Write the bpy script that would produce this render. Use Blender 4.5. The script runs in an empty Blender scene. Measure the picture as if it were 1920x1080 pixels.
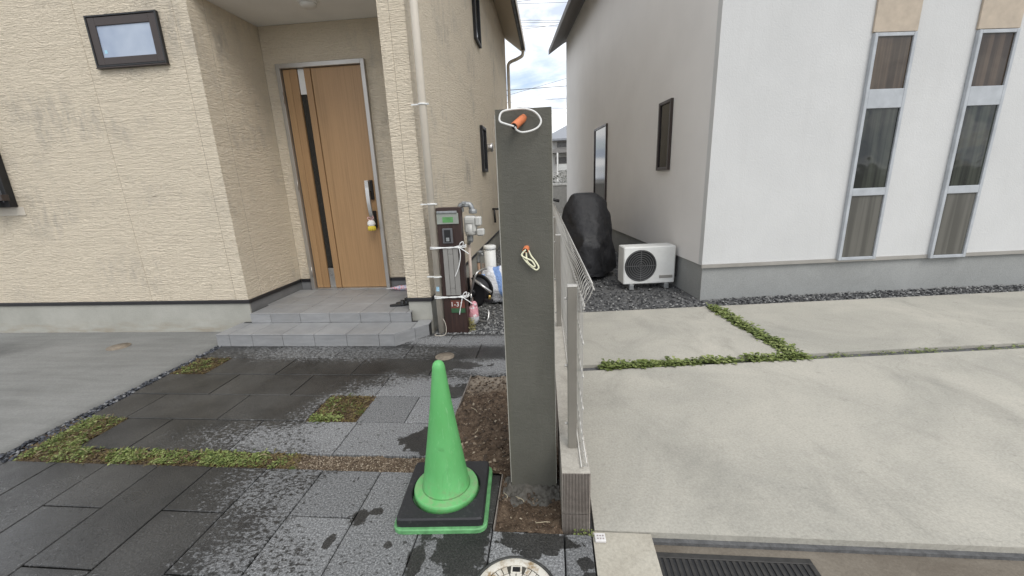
import bpy, math, random
from mathutils import Vector, Matrix, noise
R = math.radians
random.seed(7)
scene = bpy.context.scene
col = scene.collection

# ------------------------------------------------------------------ camera
CAMH = 1.45
FPX, PITCH, YAW, ROLL = 768.17, .25526, -.099293, -.040013
def cam_axes():
    cy, sy, cp, sp = math.cos(YAW), math.sin(YAW), math.cos(PITCH), math.sin(PITCH)
    F = Vector((sy*cp, cy*cp, -sp)); Rt = Vector((cy, -sy, 0)); U = Rt.cross(F)
    c, s = math.cos(ROLL), math.sin(ROLL)
    return c*Rt+s*U, -s*Rt+c*U, F
RT, UP, FW = cam_axes()
cd = bpy.data.cameras.new('camera'); cam = bpy.data.objects.new('camera', cd); col.objects.link(cam)
cd.sensor_width = 36; cd.lens = FPX/1920*36; cd.clip_start = .05; cd.clip_end = 2000
m = Matrix((RT, UP, -FW)).transposed().to_4x4(); m.translation = (0, 0, CAMH)
cam.matrix_world = m
scene.camera = cam
# pixel of the photograph -> direction -> point on a known plane
def ray(x, y): return (x-960)*RT+(540-y)*UP+FPX*FW
O = Vector((0, 0, CAMH))
def atz(x, y, z=0): d = ray(x, y); return O+d*((z-CAMH)/d.z)
def aty(x, y, Y): d = ray(x, y); return O+d*(Y/d.y)
def atx(x, y, X): d = ray(x, y); return O+d*(X/d.x)

# ------------------------------------------------------------------ sky, sun, exposure
SUN_EL, SUN_AZ = R(50), R(146)      # azimuth clockwise from +Y (north); sun stands behind the camera
w = bpy.data.worlds.new('World'); scene.world = w; w.use_nodes = True
nt = w.node_tree; nt.nodes.clear()
def N(nt, t, **k):
    n = nt.nodes.new(t)
    for a, v in k.items():
        if a in n.inputs.keys() if hasattr(n.inputs, 'keys') else False: n.inputs[a].default_value = v
        else: setattr(n, a, v)
    return n
out = N(nt, 'ShaderNodeOutputWorld'); bg = N(nt, 'ShaderNodeBackground')
sky = N(nt, 'ShaderNodeTexSky'); sky.sky_type = 'NISHITA'; sky.sun_disc = False
sky.sun_elevation = SUN_EL; sky.sun_rotation = SUN_AZ; sky.air_density = 1.0; sky.dust_density = 1.5
tc = N(nt, 'ShaderNodeTexCoord'); sep = N(nt, 'ShaderNodeSeparateXYZ')
nt.links.new(tc.outputs['Generated'], sep.inputs[0])
zc = N(nt, 'ShaderNodeMath', operation='ADD'); nt.links.new(sep.outputs[2], zc.inputs[0]); zc.inputs[1].default_value = .18
zm = N(nt, 'ShaderNodeMath', operation='MAXIMUM'); nt.links.new(zc.outputs[0], zm.inputs[0]); zm.inputs[1].default_value = .08
dv = N(nt, 'ShaderNodeVectorMath', operation='DIVIDE')
cb = N(nt, 'ShaderNodeCombineXYZ')
for i in range(3): nt.links.new(zm.outputs[0], cb.inputs[i])
nt.links.new(tc.outputs['Generated'], dv.inputs[0]); nt.links.new(cb.outputs[0], dv.inputs[1])
def wnoise(scale, detail, off):
    mp = N(nt, 'ShaderNodeMapping'); mp.inputs['Location'].default_value = off
    nt.links.new(dv.outputs[0], mp.inputs[0])
    n = N(nt, 'ShaderNodeTexNoise'); n.inputs['Scale'].default_value = scale; n.inputs['Detail'].default_value = detail
    n.inputs['Roughness'].default_value = .55; n.inputs['Distortion'].default_value = .4
    nt.links.new(mp.outputs[0], n.inputs['Vector']); return n
n1 = wnoise(1.6, 8, (3.1, 1.7, 0)); n2 = wnoise(2.6, 6, (8.3, 4.1, 2))
cov = N(nt, 'ShaderNodeMapRange'); cov.inputs[1].default_value = .26; cov.inputs[2].default_value = .46
nt.links.new(n1.outputs[0], cov.inputs[0])
cr = N(nt, 'ShaderNodeValToRGB')
cr.color_ramp.elements[0].position = .36; cr.color_ramp.elements[0].color = (4.3, 4.8, 5.7, 1)
cr.color_ramp.elements[1].position = .66; cr.color_ramp.elements[1].color = (10.0, 10.0, 9.9, 1)
nt.links.new(n2.outputs[0], cr.inputs[0])
mx = N(nt, 'ShaderNodeMixRGB'); nt.links.new(cov.outputs[0], mx.inputs[0])
nt.links.new(sky.outputs[0], mx.inputs[1]); nt.links.new(cr.outputs[0], mx.inputs[2])
nt.links.new(mx.outputs[0], bg.inputs[0]); bg.inputs[1].default_value = .14
nt.links.new(bg.outputs[0], out.inputs[0])
sd = bpy.data.lights.new('sun', 'SUN'); sun = bpy.data.objects.new('sun', sd); col.objects.link(sun)
sd.energy = 1.25; sd.angle = R(28); sd.color = (1, .965, .91)
sdir = Vector((math.sin(SUN_AZ)*math.cos(SUN_EL), math.cos(SUN_AZ)*math.cos(SUN_EL), math.sin(SUN_EL)))
sun.rotation_euler = sdir.to_track_quat('Z', 'Y').to_euler(); sun.location = sdir*30
scene.view_settings.view_transform = 'Standard'; scene.view_settings.look = 'None'
scene.view_settings.exposure = 0.36; scene.view_settings.gamma = 1.0
scene.render.engine = 'CYCLES'

# ------------------------------------------------------------------ mesh helpers
class MB:
    def __init__(s): s.v = []; s.f = []; s.sm = []
    def add(s, vs, fs, smooth=False):
        o = len(s.v); s.v += [tuple(p) for p in vs]; s.f += [tuple(i+o for i in f) for f in fs]; s.sm += [smooth]*len(fs); return s
    def box(s, a, b, bev=0):
        x0, y0, z0 = a; x1, y1, z1 = b
        if bev <= 0:
            vs = [(x, y, z) for z in (z0, z1) for y in (y0, y1) for x in (x0, x1)]
            return s.add(vs, [(0, 2, 3, 1), (4, 5, 7, 6), (0, 1, 5, 4), (2, 6, 7, 3), (0, 4, 6, 2), (1, 3, 7, 5)])
        # chamfered box: 24 verts
        e = bev; vs = []; idx = {}
        for ix, x in ((0, x0), (1, x1)):
            for iy, y in ((0, y0), (1, y1)):
                for iz, z in ((0, z0), (1, z1)):
                    dx = e if ix == 0 else -e; dy = e if iy == 0 else -e; dz = e if iz == 0 else -e
                    for ax, p in ((0, (x, y+dy, z+dz)), (1, (x+dx, y, z+dz)), (2, (x+dx, y+dy, z))):
                        idx[(ix, iy, iz, ax)] = len(vs); vs.append(p)
        fs = []
        I = lambda a, b, c, ax: idx[(a, b, c, ax)]
        for i in (0, 1):
            q = [I(i, 0, 0, 0), I(i, 1, 0, 0), I(i, 1, 1, 0), I(i, 0, 1, 0)]; fs.append(q if i else q[::-1])
            q = [I(0, i, 0, 1), I(0, i, 1, 1), I(1, i, 1, 1), I(1, i, 0, 1)]; fs.append(q if i else q[::-1])
            q = [I(0, 0, i, 2), I(1, 0, i, 2), I(1, 1, i, 2), I(0, 1, i, 2)]; fs.append(q if i else q[::-1])
        for a in (0, 1):
            for b in (0, 1):
                fs.append([I(a, b, 0, 0), I(a, b, 1, 0), I(a, b, 1, 1), I(a, b, 0, 1)])
                fs.append([I(a, 0, b, 0), I(a, 1, b, 0), I(a, 1, b, 2), I(a, 0, b, 2)])
                fs.append([I(0, a, b, 1), I(1, a, b, 1), I(1, a, b, 2), I(0, a, b, 2)])
                for c in (0, 1): fs.append([I(a, b, c, 0), I(a, b, c, 1), I(a, b, c, 2)])
        s.add(vs, fs); s._fix = True
        return s
    def prism(s, poly, z0, z1, bev=0):       # poly ccw, extruded in z
        n = len(poly)
        if bev:
            cx = sum(p[0] for p in poly)/n; cy = sum(p[1] for p in poly)/n
            ins = []
            for i in range(n):
                p = Vector(poly[i]); a = (p-Vector(poly[i-1])).normalized(); b = (Vector(poly[(i+1) % n])-p).normalized()
                na = Vector((-a.y, a.x)); nb = Vector((-b.y, b.x)); q = na+nb
                ins.append(p+q*(bev/max(.3, 1+na.dot(nb))))
            vs = [(p[0], p[1], z0) for p in poly]+[(p[0], p[1], z1-bev) for p in poly]+[(p.x, p.y, z1) for p in ins]
            fs = [tuple(range(n))[::-1], tuple(range(2*n, 3*n))]
            for k in (0, n):
                for i in range(n): j = (i+1) % n; fs.append((k+i, k+j, k+n+j, k+n+i))
        else:
            vs = [(p[0], p[1], z0) for p in poly]+[(p[0], p[1], z1) for p in poly]
            fs = [tuple(range(n))[::-1], tuple(range(n, 2*n))]+[(i, (i+1) % n, n+(i+1) % n, n+i) for i in range(n)]
        return s.add(vs, fs)
    def lathe(s, prof, seg=32, c=(0, 0, 0), axis='Z', smooth=True, caps=True):
        vs = []; fs = []
        for r, z in prof:
            for i in range(seg):
                a = 2*math.pi*i/seg; p = (r*math.cos(a), r*math.sin(a), z)
                if axis == 'X': p = (p[2], p[0], p[1])
                if axis == 'Y': p = (p[0], -p[2], p[1]) if False else (p[1], p[2], p[0])
                vs.append((p[0]+c[0], p[1]+c[1], p[2]+c[2]))
        for k in range(len(prof)-1):
            for i in range(seg):
                j = (i+1) % seg; fs.append((k*seg+i, k*seg+j, (k+1)*seg+j, (k+1)*seg+i))
        s.add(vs, fs, smooth)
        if caps:
            o = len(s.v)-len(vs)
            if prof[0][0] > 1e-6: s.f.append(tuple(o+i for i in range(seg))[::-1]); s.sm.append(False)
            if prof[-1][0] > 1e-6: s.f.append(tuple(o+(len(prof)-1)*seg+i for i in range(seg))); s.sm.append(False)
        return s
    def tube(s, pts, r, seg=8, closed=False):
        pts = [Vector(p) for p in pts]; n = len(pts)
        rr = r if isinstance(r, (list, tuple)) else [r]*n
        vs = []; up = None
        for i in range(n):
            if closed: t = pts[(i+1) % n]-pts[i-1]
            else: t = pts[min(i+1, n-1)]-pts[max(i-1, 0)]
            t.normalize()
            if up is None: up = Vector((0, 0, 1)) if abs(t.z) < .9 else Vector((1, 0, 0))
            a = t.cross(up).normalized(); up = a.cross(t).normalized()
            for k in range(seg):
                q = 2*math.pi*k/seg; vs.append(pts[i]+(a*math.cos(q)+up*math.sin(q))*rr[i])
        fs = []
        for i in range(n if closed else n-1):
            j = (i+1) % n
            for k in range(seg): l = (k+1) % seg; fs.append((i*seg+k, i*seg+l, j*seg+l, j*seg+k))
        s.add(vs, fs, True)
        if not closed:
            o = len(s.v)-len(vs)
            s.f.append(tuple(o+k for k in range(seg))[::-1]); s.f.append(tuple(o+(n-1)*seg+k for k in range(seg))); s.sm += [False, False]
        return s
    def mesh(s, name, mat):
        me = bpy.data.meshes.new(name); me.from_pydata(s.v, [], s.f); me.polygons.foreach_set('use_smooth', s.sm)
        if mat: me.materials.append(mat)
        me.update()
        import bmesh
        b = bmesh.new(); b.from_mesh(me); bmesh.ops.recalc_face_normals(b, faces=b.faces); b.to_mesh(me); b.free()
        return me
    def build(s, name, mat, parent=None, **k):
        return place(name, s.mesh(name, mat), parent, **k)
def place(name, me, parent=None, loc=None, rot=None, kind=None):
    o = bpy.data.objects.new(name, me); col.objects.link(o)
    if parent: o.parent = parent
    if loc: o.location = loc
    if rot: o.rotation_euler = rot
    if kind: o['kind'] = kind
    return o
def tag(o, label, cat, group=None):
    o['label'] = label; o['category'] = cat
    if group: o['group'] = group
    return o
def thing(name, label, cat, loc=(0, 0, 0), rz=0, group=None):
    o = bpy.data.objects.new(name, None); col.objects.link(o); o.location = loc; o.rotation_euler = (0, 0, rz)
    o.empty_display_size = .1
    return tag(o, label, cat, group)
def spline(pts, n=8, closed=False):          # Catmull-Rom
    P = [Vector(p) for p in pts]; out = []
    m = len(P)
    for i in range(m if closed else m-1):
        g = (lambda k: P[k % m]) if closed else (lambda k: P[max(0, min(m-1, k))])
        a, b, c, d = g(i-1), g(i), g(i+1), g(i+2)
        for k in range(n):
            t = k/n; out.append(.5*((2*b)+(-a+c)*t+(2*a-5*b+4*c-d)*t*t+(-a+3*b-3*c+d)*t**3))
    if not closed: out.append(P[-1])
    return out

# ------------------------------------------------------------------ material helpers
class Mat:
    def __init__(s, name, color=(.5, .5, .5), rough=.7, metal=0, spec=.5):
        s.m = bpy.data.materials.new(name); s.m.use_nodes = True; s.nt = s.m.node_tree
        s.b = s.nt.nodes['Principled BSDF']
        s.b.inputs['Base Color'].default_value = (*color, 1); s.b.inputs['Roughness'].default_value = rough
        s.b.inputs['Metallic'].default_value = metal; s.b.inputs['Specular IOR Level'].default_value = spec
        s.geo = None
    def n(s, t, **k):
        x = s.nt.nodes.new(t)
        for a, v in k.items(): setattr(x, a, v)
        return x
    def l(s, a, b): s.nt.links.new(a, b)
    def val(s, x, inp):
        if isinstance(x, (int, float)): inp.default_value = x
        elif isinstance(x, (tuple, list)): inp.default_value = (*x, 1) if len(inp.default_value) == 4 and len(x) == 3 else x
        else: s.l(x, inp)
    def pos(s):
        if not s.geo: s.geo = s.n('ShaderNodeNewGeometry')
        return s.geo.outputs['Position']
    def obj(s): return s.n('ShaderNodeTexCoord').outputs['Object']
    def scale(s, vec, sc, off=(0, 0, 0)):
        mp = s.n('ShaderNodeMapping'); mp.inputs['Scale'].default_value = sc; mp.inputs['Location'].default_value = off
        s.l(vec, mp.inputs[0]); return mp.outputs[0]
    def noise(s, vec, sc=5, det=3, rough=.5, dist=0):
        x = s.n('ShaderNodeTexNoise'); x.inputs['Scale'].default_value = sc; x.inputs['Detail'].default_value = det
        x.inputs['Roughness'].default_value = rough; x.inputs['Distortion'].default_value = dist
        s.l(vec, x.inputs['Vector']); return x.outputs[0]
    def voro(s, vec, sc=5, feat='F1', out=0):
        x = s.n('ShaderNodeTexVoronoi', feature=feat); x.inputs['Scale'].default_value = sc; s.l(vec, x.inputs['Vector']); return x.outputs[out]
    def math(s, op, a, b=0, clamp=False):
        x = s.n('ShaderNodeMath', operation=op, use_clamp=clamp); s.val(a, x.inputs[0]); s.val(b, x.inputs[1]); return x.outputs[0]
    def rng(s, v, a, b, c=0, d=1):
        x = s.n('ShaderNodeMapRange'); s.val(v, x.inputs[0])
        for i, q in enumerate((a, b, c, d)): s.val(q, x.inputs[i+1])
        return x.outputs[0]
    def mix(s, f, a, b, mode='MIX'):
        x = s.n('ShaderNodeMixRGB', blend_type=mode); s.val(f, x.inputs[0]); s.val(a, x.inputs[1]); s.val(b, x.inputs[2]); return x.outputs[0]
    def ramp(s, v, *st):
        x = s.n('ShaderNodeValToRGB'); e = x.color_ramp.elements
        while len(e) < len(st): e.new(.5)
        for i, (p, c) in enumerate(st): e[i].position = p; e[i].color = (*c, 1)
        s.l(v, x.inputs[0]); return x.outputs[0]
    def rand(s): return s.n('ShaderNodeObjectInfo').outputs['Random']
    def sep(s, v): x = s.n('ShaderNodeSeparateXYZ'); s.l(v, x.inputs[0]); return x.outputs
    def comb(s, a, b, c):
        x = s.n('ShaderNodeCombineXYZ')
        for i, q in enumerate((a, b, c)): s.val(q, x.inputs[i])
        return x.outputs[0]
    def color(s, c): s.l(c, s.b.inputs['Base Color']); return s
    def rough(s, c): s.l(c, s.b.inputs['Roughness']); return s
    def bump(s, h, dist=.005, st=1.0):
        x = s.n('ShaderNodeBump'); x.inputs['Strength'].default_value = st; x.inputs['Distance'].default_value = dist
        s.l(h, x.inputs['Height'])
        if s.b.inputs['Normal'].links: s.l(s.b.inputs['Normal'].links[0].from_socket, x.inputs['Normal'])
        s.l(x.outputs[0], s.b.inputs['Normal']); return s
    def ell(s, c, r, wob=None, edge=.35):          # 1 inside an ellipse on the ground, 0 outside; ragged edge
        d = s.n('ShaderNodeVectorMath', operation='SUBTRACT'); s.l(s.pos(), d.inputs[0]); d.inputs[1].default_value = (*c, 0)
        q = s.n('ShaderNodeVectorMath', operation='MULTIPLY'); s.l(d.outputs[0], q.inputs[0]); q.inputs[1].default_value = (1/r[0], 1/r[1], 0)
        ln = s.n('ShaderNodeVectorMath', operation='LENGTH'); s.l(q.outputs[0], ln.inputs[0]); v = ln.outputs['Value']
        if wob is not None: v = s.math('ADD', v, wob)
        return s.rng(v, 1+edge/2, 1-edge/2)

def plain(name, color, rough=.6, metal=0, var=.12, sc=9, bump=0, bsc=120, spec=.5):
    M = Mat(name, color, rough, metal, spec)
    v = M.noise(M.obj(), sc, 5, .6)
    M.color(M.mix(M.rng(v, .3, .7), tuple(c*(1-var) for c in color), tuple(min(1, c*(1+var)) for c in color)))
    M.rough(M.rng(v, .3, .7, max(.03, rough-.08), min(1, rough+.08)))
    if bump: M.bump(M.noise(M.obj(), bsc, 3), bump)
    return M.m

def siding(name, c):
    M = Mat(name, c, .85, 0, .25)
    x, y, z = M.sep(M.pos())
    u = M.math('ADD', x, y)
    warp = M.noise(M.comb(u, z, 0), 4.5, 3)
    zz = M.math('ADD', z, M.math('MULTIPLY', warp, .032))
    v1 = M.noise(M.comb(M.math('MULTIPLY', u, 16), M.math('MULTIPLY', zz, 76), 0), 1, 4, .62, .5)
    v2 = M.noise(M.comb(M.math('MULTIPLY', u, 48), M.math('MULTIPLY', zz, 150), 3), 1, 3, .6, .6)
    v3 = M.noise(M.comb(M.math('MULTIPLY', u, 2.2), M.math('MULTIPLY', zz, 30), 7), 1, 2, .5, .2)
    h = M.math('ADD', M.math('ADD', M.rng(v1, .36, .64), M.math('MULTIPLY', M.rng(v2, .35, .65), .6)), M.math('MULTIPLY', M.rng(v3, .40, .60), .35))
    st = M.noise(M.comb(u, M.math('MULTIPLY', z, 1.4), 2), 1.1, 5, .6)
    fl = M.noise(M.comb(M.math('MULTIPLY', u, 3), z, 5), 3.5, 4, .65)
    dirty = M.math('MULTIPLY', M.rng(st, .50, .70), M.rng(fl, .40, .64))
    tone = M.mix(M.rng(v2, .3, .7), tuple(k*.93 for k in c), tuple(min(1, k*1.05) for k in c))
    tone = M.mix(M.math('MULTIPLY', dirty, .55), tone, (.36, .33, .29))
    M.color(tone).bump(h, .0085, 1.0)
    return M.m

m_siding = siding('textured_siding', (.84, .735, .575))
m_sealant = plain('sealant', (.52, .44, .33), .7)
m_base = Mat('foundation_render', (.45, .44, .39), .9)
_v = m_base.noise(m_base.pos(), 2.2, 6, .65); _s = m_base.sep(m_base.pos())
_g = m_base.noise(m_base.pos(), 60, 4, .7)
_drt = m_base.math('MULTIPLY', m_base.rng(_s[2], .16, .0), m_base.rng(m_base.noise(m_base.scale(m_base.pos(), (2, 2, 9)), 2.2, 5), .4, .7))
m_base.color(m_base.mix(m_base.math('MULTIPLY', _drt, .7), m_base.ramp(_v, (.3, (.33, .325, .285)), (.7, (.43, .42, .375))), (.26, .21, .14)))
m_base.bump(_g, .003); m_base = m_base.m
m_trim = plain('dark_trim', (.018, .017, .019), .45)
m_white = plain('white_paint', (.74, .73, .70), .55, var=.03)
m_ceil = plain('soffit_board', (.80, .79, .76), .7, var=.04, sc=3)
m_brown = plain('dark_bronze', (.055, .043, .039), .38, .35)
m_black = plain('black_plastic', (.012, .012, .013), .45)
m_steel = plain('brushed_steel', (.55, .54, .52), .32, .9, .06)
m_alu = plain('aluminium_frame', (.45, .43, .40), .42, .75, .08, 4)
m_pipe = plain('beige_pvc', (.58, .525, .44), .5, var=.06, sc=4)
m_pipe_white = plain('white_pvc', (.72, .72, .69), .5, var=.07, sc=6)
m_fence = plain('stainless_beige_paint', (.25, .232, .20), .42, .25, .06, 6)
m_wire = plain('wire_paint', (.50, .48, .44), .45, .3, .05)
m_rope = plain('white_rope', (.82, .82, .80), .8, var=.05, sc=60)
m_cream = plain('cream_cord', (.78, .76, .55), .65, var=.08, sc=60)
m_cable = plain('white_cable', (.72, .71, .68), .5, var=.05)
m_brass = plain('brass', (.6, .43, .16), .35, .9)
m_galv = plain('galvanised', (.33, .34, .34), .5, .6, .25, 30)

def glass(name, c, rough=.06):
    M = Mat(name, c, rough, 0, .6); return M.m
m_glass_dark = glass('dark_glass', (.012, .013, .014), .08)
m_frost_sky = Mat('frosted_sky_glass', (.30, .36, .44), .22, 0, .6)  # bright blue-grey pane colour has the sky's reflection painted in
_f = m_frost_sky.noise(m_frost_sky.pos(), 2.6, 3); m_frost_sky.color(m_frost_sky.ramp(_f, (.3, (.30, .36, .47)), (.7, (.50, .56, .64)))); m_frost_sky.bump(m_frost_sky.noise(m_frost_sky.pos(), 140, 2), .001, .5); m_frost_sky = m_frost_sky.m

def wood(name, c, dark=.72):
    M = Mat(name, c, .42, 0, .4)
    o = M.pos()
    g = M.noise(M.scale(o, (55, 55, 1.1)), 1, 6, .65, .3); g2 = M.noise(M.scale(o, (260, 260, 4)), 1, 3, .6)
    b = M.noise(M.scale(o, (6, 6, .5)), 1, 3)
    f = M.math('ADD', M.math('MULTIPLY', g, .6), M.math('ADD', M.math('MULTIPLY', g2, .25), M.math('MULTIPLY', b, .25)))
    M.color(M.ramp(f, (.36, tuple(k*dark for k in c)), (.55, c), (.72, tuple(k*1.13 for k in c)))); M.bump(g2, .0006)
    return M.m
m_wood = wood('oak_door_veneer', (.375, .228, .112))
m_wood2 = wood('oak_door_strip', (.34, .203, .098))

# wet paving
def paving(name, dark=(.027, .0262, .0245), dry=(.165, .166, .166)):
    M = Mat(name, dark, .5, 0, .42)
    P = M.pos()
    sp = M.noise(M.scale(P, (1, 1, 0)), 120, 4, .8)
    gr = M.voro(P, 260, 'F1', 1)
    ed = M.noise(P, 17, 4, .6); edb = M.noise(P, 6, 3)
    wob = M.math('ADD', M.math('ADD', M.rng(ed, .2, .8, -.5, .5), M.rng(M.noise(P, 55, 4, .7), .2, .8, -.28, .28)), M.rng(edb, .2, .8, -.75, .75))
    fine = M.noise(M.scale(P, (42, 66, 1)), 1, 5, .66, .6)
    # how dry the stones are, in broad fields with shapes of their own
    flds = [((-.95, 2.28), (.62, .52), 1.15), ((-.78, 1.55), (.52, .36), 1.1), ((-.15, 1.18), (.85, .34), 1.2), ((-1.35, 1.64), (.42, .30), .56),
            ((-1.5, 2.02), (.75, .22), .62), ((-2.0, 3.30), (1.3, .22), .55), ((-.75, 3.58), (.9, .16), .8), ((-.45, 3.02), (.5, .16), .8), ((-.95, 2.72), (.5, .14), .62), ((-1.15, 1.2), (.42, .3), .60),
            ((-2.75, 1.35), (.3, .4), .30), ((-2.1, 1.1), (.6, .2), .22)]
    d = None
    for c, r, a in flds:
        e = M.math('MULTIPLY', M.ell(c, r, M.rng(edb, 0, 1, -.35, .35), 1.1), a)
        d = e if d is None else M.math('MAXIMUM', d, e)
    # soaked patches with crisp edges
    wet = None
    for c, r in [((-.37, 1.30), (.13, .10)), ((-.10, 1.375), (.20, .05)), ((.03, 1.372), (.10, .03)), ((-.09, 1.325), (.05, .022)), ((-.02, 1.325), (.04, .016)), ((.11, 1.29), (.035, .03)), ((.12, 1.2), (.05, .04)),
                 ((-.73, 2.03), (.17, .12)), ((-.72, 2.62), (.14, .09)), ((-.86, 3.03), (.28, .09)), ((-.55, 1.24), (.035, .16)), ((-.88, 1.47), (.035, .045)), ((-.82, 1.5), (.03, .02)), ((-.96, 1.33), (.02, .03)), ((-.70, 1.33), (.02, .02)), ((-.28, 1.6), (.07, .25))]:
        e = M.ell(c, r, wob, .12); wet = e if wet is None else M.math('MAXIMUM', wet, e)
    thr = M.math('SUBTRACT', 1.02, d)
    m1 = M.rng(M.math('SUBTRACT', M.rng(fine, .25, .75), thr), -.10, .12)
    dryf = M.math('MULTIPLY', m1, M.math('SUBTRACT', 1, wet), True)
    dots = M.rng(M.noise(M.scale(P, (34, 46, 1)), 1, 3, .55, .6), .635, .665)
    dryf = M.math('MULTIPLY', dryf, M.math('SUBTRACT', 1, M.math('MULTIPLY', dots, .9)))
    dk = M.mix(M.rng(M.noise(P, 2.6, 5, .6, .4), .36, .64), tuple(k*.62 for k in dark), tuple(k*1.55 for k in dark))
    base = M.mix(dryf, dk, dry)
    base = M.mix(1, base, M.ramp(sp, (.32, (.30, .30, .30)), (.5, (.95, .95, .95)), (.68, (2.3, 2.3, 2.3))), 'MULTIPLY')
    tone = M.rng(M.rand(), 0, 1, .80, 1.22); base = M.mix(1, base, M.comb(tone, tone, tone), 'MULTIPLY')
    M.color(base)
    rv = M.noise(P, 3.1, 4, .6)
    film = M.math('MULTIPLY', M.ell((-2.6, 1.0), (.85, .50), M.rng(edb, .2, .8, -.4, .4), .9), M.rng(fine, .30, .48))
    wr = M.math('SUBTRACT', M.rng(rv, .35, .65, .30, .50), M.math('MULTIPLY', film, .36), True)
    M.rough(M.mix(dryf, M.comb(wr, wr, wr), (.85, .85, .85)))
    M.bump(sp, .0034, .9); M.bump(fine, .0016, .5)
    return M.m
m_paver = paving('wet_granite_paver')

def soil(name, a, b, sc=26):
    M = Mat(name, a, .95, 0, .2); P = M.pos()
    v = M.noise(P, sc, 7, .72); v2 = M.noise(P, 4, 4)
    s = M.noise(P, 130, 3, .7)
    c = M.ramp(v, (.3, tuple(k*.45 for k in a)), (.5, a), (.7, b))
    c = M.mix(M.rng(s, .62, .72), c, tuple(min(1, k*2.6) for k in b))
    dryz = M.math('MULTIPLY', M.ell((-.40, 2.78), (.42, .16), M.rng(v2, 0, 1, -.5, .5), .9), .75)
    c = M.mix(dryz, c, M.ramp(v, (.35, (.20, .165, .125)), (.65, (.38, .33, .27))))
    M.color(c).bump(v, .02, .9); M.bump(s, .004)
    return M.m
m_soil = soil('damp_soil', (.105, .073, .050), (.19, .14, .098))
m_grit = soil('gritty_soil', (.13, .095, .065), (.26, .20, .14), 40)

def concrete(name, a, b, streak=False, stains=True, damp=False, sc=1.0, cracks=False):
    M = Mat(name, a, .88, 0, .3); P = M.pos()
    v = M.noise(P, 1.3*sc, 7, .65, .6); g = M.noise(P, 90, 3, .7)
    c = M.ramp(v, (.30, a), (.68, b))
    if streak:
        q = M.noise(M.scale(P, (.55, 4.5, 1)), 2.2, 5, .6, .5); c = M.mix(M.rng(q, .35, .7, 0, .5), c, tuple(k*1.3 for k in b))
        q2 = M.noise(M.scale(P, (.8, 9, 1), (3, 1, 0)), 1.3, 6, .7); c = M.mix(M.rng(q2, .55, .8, 0, .35), c, tuple(k*.55 for k in a))
    if damp:
        dm = M.math('MULTIPLY', M.ell((-6.0, 3.35), (.75, .20), M.rng(M.noise(P, 3.4, 5), 0, 1, -.7, .7), .8), .6)
        ln = M.math('MULTIPLY', M.rng(M.sep(P)[0], -3.36, -3.27), .45)
        c = M.mix(dm, c, tuple(k*.42 for k in a)); c = M.mix(ln, c, tuple(k*.6 for k in a))
    if cracks:
        wv = M.n('ShaderNodeVectorMath', operation='ADD'); M.l(P, wv.inputs[0]); cn = M.n('ShaderNodeTexNoise'); cn.inputs['Scale'].default_value = 3.0; cn.inputs['Detail'].default_value = 6; M.l(P, cn.inputs['Vector'])
        cs = M.n('ShaderNodeVectorMath', operation='SCALE'); M.l(cn.outputs[1], cs.inputs[0]); cs.inputs['Scale'].default_value = .35; M.l(cs.outputs[0], wv.inputs[1])
        ce = M.voro(wv.outputs[0], .42, 'DISTANCE_TO_EDGE'); c = M.mix(M.rng(ce, .0018, .0006, 0, .16), c, tuple(k*.4 for k in a))
        st2 = M.noise(M.scale(P, (1.3, .8, 1), (4, 2, 0)), 1.6, 7, .7, .8); c = M.mix(M.rng(st2, .52, .72, 0, .5), c, tuple(k*.72 for k in a))
        sp2 = M.noise(P, 13, 5, .7); c = M.mix(M.rng(sp2, .60, .72, 0, .35), c, tuple(k*.6 for k in a))
    c = M.mix(1, c, M.ramp(g, (.3, (.86, .86, .86)), (.7, (1.12, 1.12, 1.12))), 'MULTIPLY')
    M.color(c).bump(g, .0025, .7); M.bump(v, .01, .3)
    return M.m
m_drive = concrete('broom_finished_concrete', (.145, .145, .137), (.20, .20, .19), True, damp=True)
m_ndrive = concrete('pale_concrete', (.32, .308, .268), (.45, .425, .365), sc=.75, cracks=True)
m_kerbc = concrete('weathered_concrete', (.165, .140, .120), (.28, .25, .22), sc=6)
m_tan = concrete('sandy_concrete', (.36, .33, .27), (.46, .43, .36), sc=2)

def mortar():
    M = Mat('fresh_mortar_render', (.15, .148, .125), .8, 0, .3); P = M.pos()
    v = M.noise(M.scale(P, (3, 3, 1.6)), 2.3, 6, .6, .4); tr = M.noise(M.scale(P, (40, 40, 12)), 1, 4, .65, .8); g = M.noise(P, 240, 3, .75)
    x, y, z = M.sep(P)
    edge = M.rng(M.math('ABSOLUTE', M.math('ADD', x, .099)), .088, .108)
    c = M.ramp(v, (.30, (.098, .095, .079)), (.7, (.122, .118, .099)))
    c = M.mix(M.rng(tr, .55, .75, 0, .25), c, (.14, .135, .112))
    c = M.mix(M.math('MULTIPLY', edge, .22), c, (.135, .125, .085))
    hi = M.rng(z, 1.25, 1.5); lo = M.rng(z, .85, .6)
    rgh = M.noise(M.scale(P, (34, 34, 60)), 1, 3, .6, .8)
    M.color(c).bump(g, .0022, .8); M.bump(rgh, .004, .55); M.bump(tr, .0025, .5)
    return M.m
m_mortar = mortar()
m_mortar_wet = plain('wet_mortar_lumps', (.082, .075, .064), .7, var=.3, sc=18, bump=.006, bsc=50)

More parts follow.
